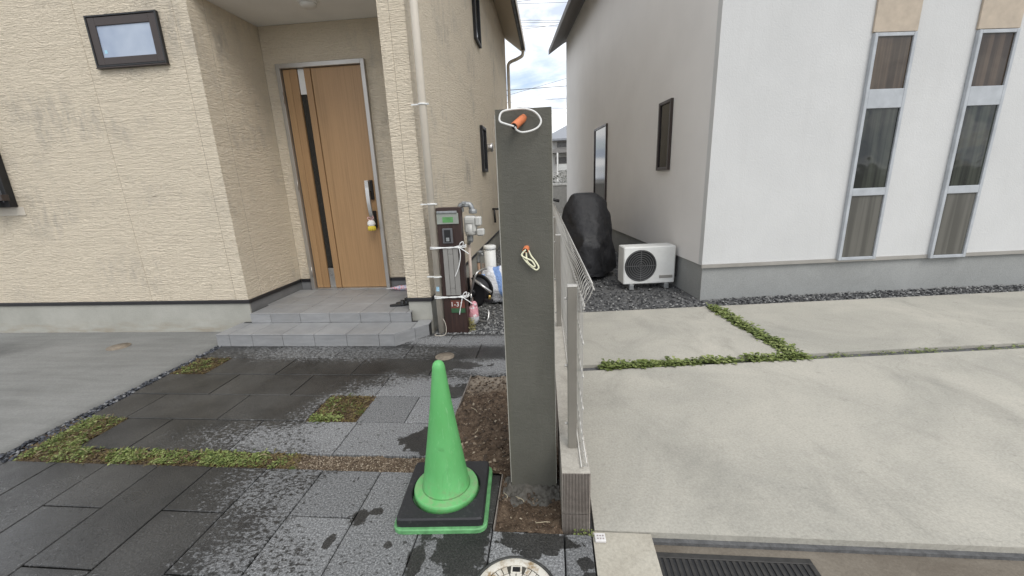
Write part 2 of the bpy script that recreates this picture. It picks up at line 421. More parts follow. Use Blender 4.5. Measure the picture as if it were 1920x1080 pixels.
def rubber_green():
    M = Mat('green_cone_pvc', (.055, .36, .085), .52, 0, .4); o = M.obj()
    x, y, z = M.sep(o)
    v = M.noise(M.scale(o, (9, 9, 3)), 1, 5, .6); d = M.noise(o, 24, 5, .7); sc = M.noise(M.scale(o, (60, 60, 9)), 1, 3, .7, 1)
    c = M.ramp(v, (.3, (.10, .37, .11)), (.7, (.14, .45, .155)))
    low = M.rng(z, .17, .075)
    ledge = M.math('MULTIPLY', M.rng(z, .0785, .080), M.rng(z, .096, .088))
    c = M.mix(M.math('MULTIPLY', ledge, M.rng(d, .40, .65, .1, .7)), c, (.26, .38, .20))
    c = M.mix(M.math('MULTIPLY', M.rng(d, .48, .68), M.math('ADD', .06, M.math('MULTIPLY', low, .55))), c, (.20, .22, .12))
    c = M.mix(M.rng(sc, .60, .70, 0, .35), c, (.27, .55, .27))
    sm = M.noise(M.scale(o, (14, 14, 5)), 1, 6, .7, 1.5)
    c = M.mix(M.rng(sm, .58, .72, 0, .45), c, (.075, .20, .07))
    M.color(c).rough(M.rng(d, .3, .7, .42, .65)); return M.m
m_cone = rubber_green()
m_rubber = Mat('black_rubber', (.02, .02, .022), .62); _d = m_rubber.noise(m_rubber.obj(), 55, 5, .7)
_e = m_rubber.noise(m_rubber.obj(), 11, 5, .7, 1.0)
m_rubber.color(m_rubber.mix(m_rubber.math('MULTIPLY', m_rubber.rng(_d, .55, .75), m_rubber.rng(_e, .4, .65)), (.017, .017, .019), (.075, .075, .075))); m_rubber.bump(_d, .001); m_rubber = m_rubber.m
m_rim = plain('scuffed_green', (.12, .33, .13), .6, var=.35, sc=20)

def tile():
    M = Mat('grey_porch_tile', (.24, .24, .235), .5, 0, .5); P = M.pos()
    v = M.noise(M.scale(P, (5, 5, 22)), 1, 5, .65); s = M.noise(P, 200, 2, .7); d = M.noise(P, 2.4, 5, .6)
    c = M.ramp(v, (.3, (.225, .227, .23)), (.7, (.30, .301, .30)))
    c = M.mix(M.rng(d, .5, .75, 0, .4), c, (.23, .22, .205))
    t = M.rng(M.rand(), 0, 1, .92, 1.08); c = M.mix(1, c, M.comb(t, t, t), 'MULTIPLY')
    M.color(c).bump(s, .0012, .6); M.bump(v, .001, .5); return M.m
m_tile = tile()
m_grout = plain('dark_grout', (.05, .05, .05), .9)

def leaf_mat(name, cols):
    M = Mat(name, cols[0], .55, 0, .3)
    a = M.n('ShaderNodeAttribute', attribute_name='tint'); f = a.outputs['Fac']
    M.color(M.ramp(f, *[(i/(len(cols)-1), c) for i, c in enumerate(cols)]))
    M.b.inputs['Subsurface Weight'].default_value = 0
    return M.m
m_leaf = leaf_mat('weed_leaf', [(.06, .08, .022), (.12, .155, .04), (.18, .22, .065), (.26, .29, .11)])
m_moss = leaf_mat('mossy_litter', [(.03, .02, .012), (.085, .058, .03), (.14, .10, .045), (.16, .13, .04)])
m_stone = leaf_mat('gravel_stone', [(.03, .031, .034), (.10, .10, .10), (.20, .20, .195), (.36, .355, .34)])
m_pebble = leaf_mat('dark_pebble', [(.02, .022, .027), (.045, .05, .06), (.10, .105, .12), (.22, .22, .22)])
m_clod = leaf_mat('soil_crumb', [(.045, .03, .019), (.09, .062, .041), (.15, .108, .072), (.36, .30, .22)])

# ------------------------------------------------------------------ scatter helpers ("stuff")
def finish(name, vs, fs, tints, mat, parent=None, smooth=False):
    me = bpy.data.meshes.new(name); me.from_pydata(vs, [], fs); me.materials.append(mat)
    at = me.attributes.new('tint', 'FLOAT', 'FACE'); at.data.foreach_set('value', tints)
    me.polygons.foreach_set('use_smooth', [smooth]*len(fs)); me.update()
    return place(name, me, parent, kind='stuff')
OCT_F = [(0, 2, 4), (2, 1, 4), (1, 3, 4), (3, 0, 4), (2, 0, 5), (1, 2, 5), (3, 1, 5), (0, 3, 5)]
def stones(name, pts, mat, parent=None, flat=.6, pw=1.0):
    vs = []; fs = []; t = []
    for (x, y, z, r) in pts:
        o = len(vs); a = random.uniform(0, 6.28); ca, sa = math.cos(a), math.sin(a); ex = random.uniform(.7, 1.5)
        tl = random.uniform(-.5, .5)
        q = []
        for d in ((1, 0, 0), (-1, 0, 0), (0, 1, 0), (0, -1, 0), (0, 0, 1), (0, 0, -1)):
            k = random.uniform(.7, 1.2)*r; px, py, pz = d[0]*k*ex, d[1]*k, d[2]*k*flat
            # shift the poles so that stones look chipped
            if d[2]: px += random.uniform(-.5, .5)*r; py += random.uniform(-.5, .5)*r
            pz += px*tl
            q.append((x+px*ca-py*sa, y+px*sa+py*ca, z+pz))
        vs += q; fs += [tuple(i+o for i in f) for f in OCT_F]; tt = random.random()**pw
        t += [tt]*8
    return finish(name, vs, fs, t, mat, parent)
def leaves(name, plants, mat, parent=None, wr=(.26, .42), up=0):
    vs = []; fs = []; t = []
    for (x, y, z, n, sz, h, spread) in plants:
        base = random.uniform(.1, .9)
        for i in range(n):
            a = random.uniform(0, 6.28); rr = spread*math.sqrt(random.random())
            hx, hy, hz = x+rr*math.cos(a), y+rr*math.sin(a), z+h*random.uniform(.15, 1)*(1-.45*(rr/max(spread, 1e-4))**2)
            b = a+random.uniform(-1, 1); L = sz*random.uniform(.6, 1.3); W = L*random.uniform(*wr)
            dx, dy = math.cos(b), math.sin(b); dz = random.uniform(-.25, .55)+up
            o = len(vs)
            vs += [(hx, hy, hz), (hx+dx*L*.5-dy*W, hy+dy*L*.5+dx*W, hz+dz*L*.5+.15*L), (hx+dx*L, hy+dy*L, hz+dz*L*.7), (hx+dx*L*.5+dy*W, hy+dy*L*.5-dx*W, hz+dz*L*.5+.15*L), (hx+dx*L*.5, hy+dy*L*.5, hz+dz*L*.5)]
            fs += [(o, o+4, o+1), (o+1, o+4, o+2), (o, o+3, o+4), (o+4, o+3, o+2)]
            tt = max(0, min(1, base+random.uniform(-.3, .3))); t += [tt]*4
    return finish(name, vs, fs, t, mat, parent)
def bumpy(name, x0, x1, y0, y1, zf, mat, step=.02, kind='structure', inside=None, parent=None):
    nx = max(2, int((x1-x0)/step)); ny = max(2, int((y1-y0)/step)); vs = []; fs = []
    for j in range(ny+1):
        for i in range(nx+1):
            x = x0+(x1-x0)*i/nx; y = y0+(y1-y0)*j/ny; vs.append((x, y, zf(x, y)))
    for j in range(ny):
        for i in range(nx):
            a = j*(nx+1)+i; fs.append((a, a+1, a+nx+2, a+nx+1))
    me = bpy.data.meshes.new(name); me.from_pydata(vs, [], fs); me.materials.append(mat); me.polygons.foreach_set('use_smooth', [True]*len(fs)); me.update()
    return place(name, me, parent, kind=kind)
def fbm(x, y, s, seed=0): return noise.fractal(Vector((x*s+seed, y*s-seed, seed*.37)), .9, 2.1, 4)

# ================================================================== THE SETTING
def sheet(name, x0, x1, y0, y1, z, mat, t=.02, kind='structure', parent=None):
    return MB().box((x0, y0, z-t), (x1, y1, z)).build(name, mat, parent, kind=kind)
def struct(o): o['kind'] = 'structure'; return o
m_earth = concrete('compacted_earth', (.16, .15, .13), (.24, .23, .20))
sheet('ground', -400, 400, -400, 400, -.075, m_earth, .3)

# driveway slab on the left
sheet('driveway', -14, -3.255, -8, 3.872, -.004, m_drive, .068)
# bed under the paving
sheet('paving_bed', -3.25, .16, -3, 3.86, -.034, m_grout, .036)

# paved path, every stone an object
path = struct(bpy.data.objects.new('paved_path', None)); col.objects.link(path)
pav_cache = {}
def paver(x0, x1, y0, y1):
    g = .0028; w_, d_ = round(x1-x0-2*g, 3), round(y1-y0-2*g, 3)
    if (w_, d_) not in pav_cache:
        a, b = w_/2, d_/2
        pav_cache[(w_, d_)] = MB().prism([(-a, -b), (a, -b), (a, b), (-a, b)], -.034, 0, .003).mesh('paver', m_paver)
    o = place('paver', pav_cache[(w_, d_)], path, ((x0+x1)/2, (y0+y1)/2, random.uniform(-.0012, .0012)))
    o.rotation_euler = (random.uniform(-.002, .002), random.uniform(-.002, .002), random.uniform(-.001, .001))
    return o
gx = [-.268-.319*k for k in range(10)]
for k in range(10):
    xr = gx[k]; xl = gx[k+1] if k < 9 else -3.25
    ys = [1.77, 1.46] if k % 2 == 0 else [1.77, 1.15]
    while ys[-1] > .2: ys.append(ys[-1]-.638)
    for a, b in zip(ys[:-1], ys[1:]): paver(xl, xr, b, a)
for x0, x1 in ((-.268, .038), (.038, .153)):
    for a, b in ((1.425, .80), (.80, .17)): paver(x0, x1, b, a)
TY = [1.895, 2.215, 2.54, 2.865, 3.19, 3.512, 3.752]
rows = [[(-2.86, -2.53), (-2.53, -1.885), (-1.885, -1.244), (-1.244, -.63)],
        [(-3.18, -2.89), (-2.89, -2.22), (-2.22, -1.6), (-1.26, -.94), (-.94, -.63)],
        [(-3.19, -2.56), (-2.56, -1.915), (-1.915, -1.27), (-1.27, -.63)],
        [(-2.88, -2.255), (-2.255, -1.615), (-1.615, -.97), (-.97, -.33), (-.33, -.01)],
        [(-3.2, -2.57), (-2.57, -1.93), (-1.93, -1.29), (-1.29, -.652), (-.652, -.01)],
        [(-1.6, -.97), (-.97, -.33), (-.33, -.01)]]
for j, r_ in enumerate(rows):
    for x0, x1 in r_: paver(x0, x1, TY[j], TY[j+1])

# soil beds and strips
def zs(x, y):
    e = .022*fbm(x, y, 9, 1)+.012*fbm(x, y, 30, 5)
    rise = .05*max(0, 1-((x+.36)**2/.10+(y-2.25)**2/.28))
    return -.012+e+rise
bumpy('soil_bed', -.628, .034, 1.77, 2.862, zs, m_soil, .014)
bumpy('soil_bed', -.266, .034, 1.428, 1.768, lambda x, y: -.016+.016*fbm(x, y, 11, 2)+.010*fbm(x, y, 34, 6), m_soil, .012)
bumpy('soil_strip', -3.2, -.62, 1.773, 1.892, lambda x, y: -.012+.010*fbm(x, y, 14, 3), m_grit, .014)
bumpy('soil_strip', -3.25, -2.862, 1.892, 2.213, lambda x, y: -.012+.010*fbm(x, y, 14, 4), m_soil, .014)
bumpy('soil_square', -1.597, -1.263, 2.218, 2.538, lambda x, y: -.010+.010*fbm(x, y, 14, 4), m_soil, .012)
bumpy('soil_square', -3.2, -2.883, 2.868, 3.187, lambda x, y: -.010+.010*fbm(x, y, 14, 8), m_soil, .012)
MB().box((-.634, 1.9, -.03), (-.6285, 2.866, .004)).build('edging_strip', m_kerbc, kind='structure')
MB().box((-.266, 1.43, -.03), (-.2615, 1.77, .003)).build('edging_strip', m_kerbc, kind='structure')
cr_ = []
for i in range(2600):
    x = random.uniform(-.62, .03); y = random.uniform(1.44, 2.85)
    if y < 1.77 and x < -.26: continue
    z = zs(x, y) if y > 1.77 else -.012+.016*fbm(x, y, 11, 2)
    cr_.append((x, y, z+.002, random.choice((.003, .004, .005, .007, .012)) if y > 1.6 else random.choice((.003, .004, .005))))
stones('soil_crumbs', cr_, m_clod, flat=.7, pw=2.3)
cr_ = []
for i in range(2400):
    x = random.uniform(-1.5, -.63); y = random.uniform(1.775, 1.89)
    cr_.append((x, y, -.008+.010*fbm(x, y, 14, 3), random.uniform(.002, .0055)))
stones('soil_crumbs', cr_, m_clod, flat=.7, pw=.6)
# twigs on the soil
m_straw = plain('dry_straw', (.42, .36, .25), .8)
for i, (x, y, a, L) in enumerate([(-.50, 2.30, 2.2, .07), (-.20, 2.42, .7, .10), (-.16, 1.60, 2.4, .05), (-.23, 1.62, 1.9, .04), (-.05, 1.47, .1, .07), (-.12, 2.2, .5, .06), (-.45, 2.1, 1.2, .05)]):
    z = zs(x, y)+.012 if y > 1.77 else .006
    p = [(x+math.cos(a)*L*(t-.5)+.006*math.sin(t*5), y+math.sin(a)*L*(t-.5), z+.004*math.sin(t*3)) for t in (0, .25, .5, .75, 1)]
    tag(MB().tube(p, .0016, 5).build('twig', m_straw), 'thin pale dry twig lying on the brown soil bed', 'twig', 'twigs on the soil bed')

# pebble strip between driveway and path
pb = []
for i in range(1500):
    y = random.uniform(1.2, 3.46); wdt = .055 if y < 1.75 or y > 2.25 else .11
    x = -3.25+random.uniform(-.01, wdt); pb.append((x, y, random.uniform(-.028, .004), random.uniform(.007, .016)))
stones('pebble_strip', pb, m_pebble, flat=.7, pw=1.6)
MB().box((-3.275, -8, -.07), (-3.2555, 3.47, .0)).build('driveway_edge', m_drive, kind='structure')

# weeds
pl = []
def weeds(n, fx, fy, sz, h, dens=lambda x, y: 1):
    for i in range(n):
        x, y = fx(), fy()
        if random.random() < dens(x, y): pl.append((x, y, -.006, random.randint(7, 14), random.uniform(*sz), random.uniform(*h), random.uniform(.012, .03)))
U_ = random.uniform
weeds(760, lambda: U_(-3.12, -1.47), lambda: U_(1.785, 1.885), (.010, .018), (.006, .024), lambda x, y: max(.0, min(1, .45+1.5*fbm(x, y, 7, 9))))
weeds(480, lambda: U_(-3.16, -2.88), lambda: U_(1.85, 2.21), (.010, .018), (.006, .022), lambda x, y: .0 if x < -3.10-.2*(y-1.9) else max(.05, min(1, .35+1.6*fbm(x, y, 7, 2)+(.3 if y < 1.98 else 0))))
leaves('weeds', pl, m_leaf)
pl = []
weeds(60, lambda: U_(-1.58, -1.28), lambda: U_(2.225, 2.53), (.010, .02), (.008, .025), lambda x, y: 1.0 if x < -1.50 else .06)
weeds(26, lambda: U_(-1.58, -1.38), lambda: U_(2.222, 2.26), (.012, .022), (.012, .03))
leaves('weeds', pl, m_leaf)
pl = []
weeds(110, lambda: U_(-3.18, -2.9), lambda: U_(2.875, 3.18), (.012, .022), (.01, .03), lambda x, y: .7 if y < 3.0 and x < -2.98 else .12)
leaves('weeds', pl, m_leaf)
pl = []
weeds(420, lambda: U_(-1.59, -1.27), lambda: U_(2.222, 2.534), (.008, .016), (.002, .010))
weeds(300, lambda: U_(-3.19, -2.89), lambda: U_(2.87, 3.18), (.008, .016), (.002, .010))
weeds(500, lambda: U_(-3.16, -2.87), lambda: U_(1.85, 2.21), (.008, .016), (.002, .010))
weeds(700, lambda: U_(-3.1, -1.40), lambda: U_(1.778, 1.888), (.008, .016), (.002, .008))
leaves('moss_litter', pl, m_moss)
pl = []
weeds(120, lambda: U_(-3.1, -1.35), lambda: U_(1.78, 1.888), (.02, .045), (.002, .010), lambda x, y: .6)
weeds(60, lambda: U_(-3.16, -2.88), lambda: U_(1.9, 2.21), (.02, .04), (.002, .01)); weeds(40, lambda: U_(-1.58, -1.27), lambda: U_(2.23, 2.53), (.02, .045), (.002, .01)); weeds(24, lambda: U_(-3.18, -2.9), lambda: U_(2.88, 3.18), (.02, .04), (.002, .01))
pl = [(a_, b_, c_, max(2, n_//3), s_, h_, sp_) for a_, b_, c_, n_, s_, h_, sp_ in pl]
leaves('grass_blades', pl, leaf_mat('mixed_blade', [(.05, .085, .02), (.12, .16, .045), (.24, .20, .10), (.36, .30, .19)]), wr=(.04, .07), up=.5)
pl = []
weeds(5, lambda: U_(.10, .145), lambda: U_(1.43, 1.442), (.008, .012), (.004, .01))
leaves('weeds', pl, m_leaf)

# gravel at the side of the house
sheet('gravel_yard', -1.19, -.03, 3.757, 13, -.012, concrete('grey_grit', (.07, .07, .068), (.15, .15, .145), sc=20), .06)
pb = []
for i in range(6500):
    y = 3.77+(U_(0, 1)**1.8)*6; x = U_(-1.17, -.05); pb.append((x, y, U_(-.012, .004), U_(.007, .017)))
stones('gravel', pb, m_stone, flat=.6, pw=.9)

# small round drain covers
def drain(p, r, label):
    o = thing('drain_cover', label, 'drain cover', (p[0], p[1], 0))
    mt = plain('aged_drain', (.20, .165, .125), .75, var=.3, sc=30)
    MB().lathe([(r, -.02), (r, .0035), (r*.93, .0045)], 28).build('frame', mt, o)
    MB().lathe([(r*.9, .0), (r*.9, .0055), (0, .0062)], 28).build('lid', mt, o)
drain((-.93, 3.22), .082, 'small round brown drain cover set in the dark stone path')
drain((-4.32, 3.447), .095, 'small round brown drain cover set in the concrete driveway')

# ================================================================== BEIGE HOUSE
YF, YD = 3.86, 4.80; XR = -1.203; XL = -6.3; YB = 12.85
XC0, XC1 = -1.445, XR; XE = -3.165
house = thing('house', 'beige textured two-storey house with a wooden front door in a porch recess', 'house', (-3, 3.86, 0))
Hinv = Vector((3, -3.86, 0))
def hb(mb, name, mat, parent=None, **k):          # build in world coordinates under the house
    mb.v = [tuple(Vector(v)+Hinv) for v in mb.v]
    return mb.build(name, mat, parent or house, **k)
TZ = .352; rowz = [TZ, .525, .98, 1.435, 1.89, 2.345, 2.80, 3.255, 3.71, 4.165, 4.62, 5.075, 5.36]
# structural shell behind the boards
sh = MB()
sh.box((XL, YF+.02, 0), (XE-.02, YB-.3, 5.3)).box((XE-.02, YD+.10, 0), (XC0+.02, YB-.3, 5.3)).box((XC0+.02, YF+.02, 0), (XR-.02, YB-.02, 5.3)).box((XE-.02, YF+.02, 3.21), (XC0+.02, YD+.10, 5.3))
hb(sh, 'wall_core', m_sealant)
def board(a, b):
    hb(MB().box(a, b, .0006), 'siding_board', m_siding)
g = .0004; gv = .0035
cols_front = [(XL, -4.27), (-4.27, -3.305), (-3.305, XE)]
for z0, z1 in zip(rowz[:-1], rowz[1:]):
    for i, (x0, x1) in enumerate(cols_front):
        board((x0+gv, YF, z0+g), (x1-(gv if i < 2 else 0), YF+.016, z1-g))
    board((XC0, YF, z0+g), (-1.345, YF+.016, z1-g)); board((-1.345+.006, YF, z0+g), (XR, YF+.016, z1-g))     # column front
    if z0 < 3.19:                                                                                # recess
        zt = min(z1, 3.19)
        board((XE-.016, YF+.018, z0+g), (XE, YF+.20, zt-g)); board((XE-.016, YF+.206, z0+g), (XE, YD, zt-g))
        board((XC0, YF+.018, z0+g), (XC0+.016, YD, zt-g))
        if z0 >= 2.80: board((XE+.001, YD, z0+g), (XC0-.001, YD+.016, zt-g))
        else:
            zz = min(zt, 2.80)
            board((XE+.001, YD, z0+g), (-3.012, YD+.016, zz-g)); board((-1.988, YD, z0+g), (XC0-.001, YD+.016, zz-g))
    for y0, y1 in ((YF+.018, 4.9), (4.9, 7.9), (7.9, 10.9), (10.9, YB)):
        board((XR-.016, y0+gv/2, z0+g), (XR, y1-gv/2, z1-g))
for z0, z1 in zip(rowz[7:-1], rowz[8:]): board((XE+.001, YF, z0+g), (XC0-.001, YF+.016, z1-g))
m_joint = plain('joint_sealant', (.46, .39, .295), .7, var=.05)
for x in (-4.27, -3.305): hb(MB().box((x-gv+.0004, YF+.0025, TZ), (x+gv-.0004, YF+.0199, 5.36)), 'sealant_joint', m_joint)
hb(MB().box((-1.3446, YF+.0025, TZ), (-1.3394, YF+.0199, 5.36)), 'sealant_joint', m_joint)
hb(MB().box((XE-.0199, YF+.2004, TZ), (XE-.0025, YF+.2056, 3.19)), 'sealant_joint', m_joint)
for y in (4.9, 7.9, 10.9): hb(MB().box((XR-.0199, y-.0014, TZ), (XR-.0025, y+.0014, 5.36)), 'sealant_joint', m_joint)
# base trim and foundation
tr = MB()
def trimrun(a, b): hb(MB().box(a, b, .004), 'base_trim', m_trim)
trimrun((XL, YF-.012, TZ-.038), (XE+.012, YF+.018, TZ-.002)); trimrun((XE-.018, YF+.02, TZ-.038), (XE+.012, YD-.012, TZ-.002))
trimrun((XE+.013, YD-.012, TZ-.038), (-3.012, YD+.018, TZ-.002)); trimrun((-1.988, YD-.012, TZ-.038), (XC0-.001, YD+.018, TZ-.002))
trimrun((XC0-.012, YF-.012, TZ-.038), (XR+.012, YF+.018, TZ-.002)); trimrun((XR-.018, YF+.02, TZ-.038), (XR+.012, YB, TZ-.002))
hb(MB().box((XL, YF+.004, -.05), (XE-.004, YF+.019, TZ-.039)), 'foundation', m_base)
m_base2 = plain('grey_plinth', (.17, .17, .17), .8, var=.12, sc=5)
hb(MB().box((XE-.017, YF+.02, .12), (XE-.004, YD+.01, TZ-.039)), 'plinth', m_base2)
hb(MB().box((XE, YD+.003, .12), (-3.014, YD+.02, TZ-.039)), 'plinth', m_base2); hb(MB().box((-1.986, YD+.003, .12), (XC0, YD+.02, TZ-.039)), 'plinth', m_base2)
hb(MB().box((XC0+.004, YF+.004, -.05), (XR-.004, YF+.019, TZ-.039)), 'foundation', m_base)
hb(MB().box((XR-.018, YF+.02, -.05), (XR-.004, YB, TZ-.039)), 'foundation', m_base)
# porch ceiling
hb(MB().box((XE-.01, YF+.03, 3.192), (XC0+.01, YD+.03, 3.205)), 'porch_ceiling', m_ceil)
c = atz(577, 2, 3.19)
lt = hb(MB().lathe([(.0, 3.135), (.06, 3.137), (.075, 3.150), (.078, 3.168)], 28, (c.x, c.y, 0)), 'ceiling_light', m_white)
lt2 = MB().lathe([(.088, 3.168), (.092, 3.176), (.09, 3.191)], 28, (c.x, c.y, 0)); hb(lt2, 'rim', m_ceil, lt)
# high window in the front wall
def frame_ring(x0, x1, z0, z1, y0, y1, t, tb=None):
    tb = tb or t; m_ = MB()
    m_.box((x0, y0, z0), (x0+t, y1, z1), .003).box((x1-t, y0, z0), (x1, y1, z1), .003)
    m_.box((x0+t, y0+.001, z1-t), (x1-t, y1, z1-.0005), .003).box((x0+t, y0+.001, z0+.0005), (x1-t, y1, z0+tb), .003); return m_
wn = bpy.data.objects.new('window', None); col.objects.link(wn); wn.parent = house; wn.location = Vector((-3.8, 3.86, 2.6))+Hinv
def wb(mb, name, mat, par, org): mb.v = [tuple(Vector(v)-Vector(org)) for v in mb.v]; return mb.build(name, mat, par)
wo = (-3.8, 3.86, 2.6)
wb(frame_ring(-4.157, -3.450, 2.612, 3.036, 3.825, 3.858, .016), 'outer_frame', m_black, wn, wo)
wb(frame_ring(-4.140, -3.467, 2.629, 3.019, 3.832, 3.857, .070, .062), 'sash', m_brown, wn, wo)
wb(MB().box((-4.071, 3.842, 2.690), (-3.536, 3.850, 2.950)), 'pane', m_frost_sky, wn, wo)
wb(MB().box((-4.160, 3.82, 2.600), (-3.447, 3.858, 2.6105), .002), 'sill', m_brown, wn, wo)
sk = MB().box((-4.05, 3.8408, 2.725), (-4.022, 3.8416, 2.753)); wb(sk, 'sticker', plain('pale_blue_sticker', (.35, .62, .75), .5), wn, wo)
# window at the left edge, with a shutter rail
wl = bpy.data.objects.new('window', None); col.objects.link(wl); wl.parent = house; wo2 = (-6.2, 3.86, 1.4); wl.location = Vector(wo2)+Hinv
wb(frame_ring(-6.20, -5.50, 1.39, 3.2, 3.79, 3.858, .05), 'outer_frame', m_black, wl, wo2)
wb(MB().box((-6.15, 3.84, 1.44), (-5.55, 3.85, 3.15)), 'pane', m_glass_dark, wl, wo2)
wb(MB().box((-6.27, 3.70, 1.455), (-5.435, 3.765, 1.515), .004), 'rail', m_brown, wl, wo2)
for x in (-5.66, -5.86, -6.06): wb(MB().box((x, 3.715, 1.33), (x+.045, 3.755, 2.4), .003), 'bar', m_brown, wl, wo2)
wb(MB().box((-6.25, 3.852, 1.30), (-5.44, 3.8595, 1.388), .002), 'sill', m_pipe, wl, wo2)
# side-wall windows
def side_win(y0, y1, z0, z1):
    p = bpy.data.objects.new('window', None); col.objects.link(p); p.parent = house; o_ = (XR, (y0+y1)/2, z0); p.location = Vector(o_)+Hinv
    f_ = MB(); t = .05
    f_.box((XR+.001, y0, z0), (XR+.05, y0+t, z1), .004).box((XR+.001, y1-t, z0), (XR+.05, y1, z1), .004).box((XR+.001, y0+t, z0+.001), (XR+.049, y1-t, z0+t), .004).box((XR+.001, y0+t, z1-t), (XR+.049, y1-t, z1-.001), .004)
    wb(f_, 'frame', m_black, p, o_); wb(MB().box((XR+.012, y0+t, z0+t), (XR+.022, y1-t, z1-t)), 'pane', m_glass_dark, p, o_)
side_win(7.42, 7.95, 3.72, 5.0); side_win(7.52, 7.98, 1.63, 2.41)
vh = atx(912, 276, XR)
hb(MB().lathe([(.075, 0), (.08, .02), (.07, .05), (.085, .09), (.06, .11), (0, .112)], 20, (XR, vh.y+.15, vh.z), 'X'), 'vent_hood', m_steel)
hk = atx(922, 394, XR)
bk = MB().tube([(XR-.005, 8.6, .90), (XR+.22, 8.6, .90)], .02, 8).tube([(XR+.04, 8.6, .90), (XR+.05, 8.6, .62)], .022, 8); hb(bk, 'wall_bracket', m_black)
# eave, roof, gutter, rear downpipe
EX, EZ, WZ = -.74, 4.98, 5.34
rf = MB()
xm = (XL+XR)/2; sl = (WZ-EZ)/(XR-EX); 
rid = 5.36+abs(xm-XR)*.5
def slab(mb, pts, y0, y1, t):
    n = len(pts)
    vs = [(x, y0, z) for x, z in pts]+[(x, y1, z) for x, z in pts]+[(x, y0, z+t) for x, z in pts]+[(x, y1, z+t) for x, z in pts]
    fs = []
    for i in range(n-1): fs += [(i, i+1, n+i+1, n+i), (2*n+i, 3*n+i, 3*n+i+1, 2*n+i+1), (i, 2*n+i, 2*n+i+1, i+1), (n+i, n+i+1, 3*n+i+1, 3*n+i)]
    fs += [(0, n, 3*n, 2*n), (n-1, 3*n-1, 4*n-1, 2*n-1)]
    return mb.add(vs, fs)
ro = hb(slab(MB(), [(XL-.5, 5.0), (xm, rid+.05), (XR+.012, WZ+.03), (EX, EZ+.035)], YF-.45, YB+.10, .10), 'roof', plain('dark_roof_tile', (.05, .05, .055), .6))
hb(slab(MB(), [(XR+.001, WZ), (EX, EZ)], YF-.42, YB+.09, .012), 'soffit', plain('soffit_beige', (.50, .43, .335), .7, var=.05))
gt = MB()
gt.tube([(EX+.035, YF-.45, EZ+.06), (EX+.035, YB+.1, EZ+.06)], .055, 10); hb(gt, 'gutter', m_trim)
hb(MB().box((EX+.092, YF-.45, EZ+.0), (EX+.105, YB+.1, EZ+.17)), 'gutter_lip', m_pipe)
dp = MB().tube(spline([(EX+.04, YB-.05, EZ+.02), (EX+.02, YB-.05, EZ-.12), (EX-.12, YB-.05, EZ-.20), (XR+.10, YB-.05, EZ-.30), (XR+.07, YB-.05, EZ-.5)], 5)+[Vector((XR+.07, YB-.05, 2.6)), Vector((XR+.07, YB-.05, 0))], .045, 10)
hb(dp, 'downpipe', m_pipe)
# front downpipe at the corner
PX, PY = -1.102, 3.80
dpf = hb(MB().tube([(PX, PY, -.05), (PX, PY, 5.2)], .034, 16), 'downpipe', m_pipe)
for yy in (195, 383, 519):
    z = aty(800, yy, PY).z
    b_ = MB().lathe([(.0345, z-.008), (.041, z-.006), (.041, z+.006), (.0345, z+.008)], 16, (PX, PY, 0), caps=False); b_.box((XR, PY-.006, z-.006), (PX-.03, PY+.006, z+.006)); b_.box((PX+.03, PY-.015, z-.007), (PX+.055, PY+.005, z+.007))
    hb(b_, 'bracket', m_pipe_white, dpf)
hb(MB().box((PX-.012, PY-.0362, .44), (PX+.018, PY-.034, .485)), 'sticker', plain('blue_white_sticker', (.35, .55, .72), .5, var=.5, sc=120), dpf)

# front door
door = bpy.data.objects.new('front_door', None); col.objects.link(door); door.parent = house; do = (-2.5, YD, .222); door.location = Vector(do)+Hinv
DB = .224
wb(MB().box((-3.012, YD-.045, DB), (-2.966, YD+.02, 2.80), .003).box((-2.034, YD-.045, DB), (-1.988, YD+.02, 2.80), .003).box((-2.966, YD-.044, 2.752), (-2.034, YD+.02, 2.7995), .003), 'door_frame', m_alu, door, do)
wb(MB().box((-2.965, YD+.03, DB), (-2.035, YD+.06, 2.752)), 'door_core', m_black, door, do)
wb(MB().box((-3.0, YD-.05, .222), (-2.0, YD+.03, .236)), 'threshold', m_steel, door, do)
def leafp(x0, x1, z0, z1, mat, y=YD-.002, nm='door_panel'): return wb(MB().box((x0, y, z0), (x1, YD+.029, z1), .002), nm, mat, door, do)
z0, z1 = .238, 2.748
leafp(-2.958, -2.880, z0, z1, m_wood); leafp(-2.876, -2.792, z0, z1, m_wood2, YD-.006)
leafp(-2.788, -2.712, .484, 2.484, m_glass_dark, YD+.012, 'glass_slit'); leafp(-2.788, -2.712, 2.486, z1, m_white, YD+.008, 'metal_inset'); leafp(-2.788, -2.712, z0, .482, m_steel, YD+.008, 'metal_inset')
leafp(-2.708, -2.634, z0, z1, m_wood2, YD-.008); leafp(-2.626, -2.048, z0, z1, m_wood)
for zz in (.45, 1.5, 2.45): wb(MB().tube([(-2.969, YD-.05, zz-.06), (-2.969, YD-.05, zz+.06)], .008, 8), 'hinge', m_alu, door, do)
wb(MB().box((-2.107, YD-.03, 1.30), (-2.067, YD-.003, 1.525), .004), 'handle_plate', m_black, door, do)
hd = wb(MB().box((-2.107, YD-.03, .97), (-2.067, YD-.003, 1.17), .004), 'handle_plate', m_black, door, do)
hp = spline([(-2.112, YD-.072, 1.52), (-2.110, YD-.085, 1.36), (-2.106, YD-.088, 1.24), (-2.100, YD-.078, 1.12), (-2.094, YD-.05, 1.05)], 6)
hm = MB(); pr = []
for i, p in enumerate(hp):
    wd, dp_ = (.021, .011); pr += [(p.x-wd, p.y-dp_, p.z), (p.x+wd, p.y-dp_, p.z), (p.x+wd, p.y+dp_, p.z), (p.x-wd, p.y+dp_, p.z)]
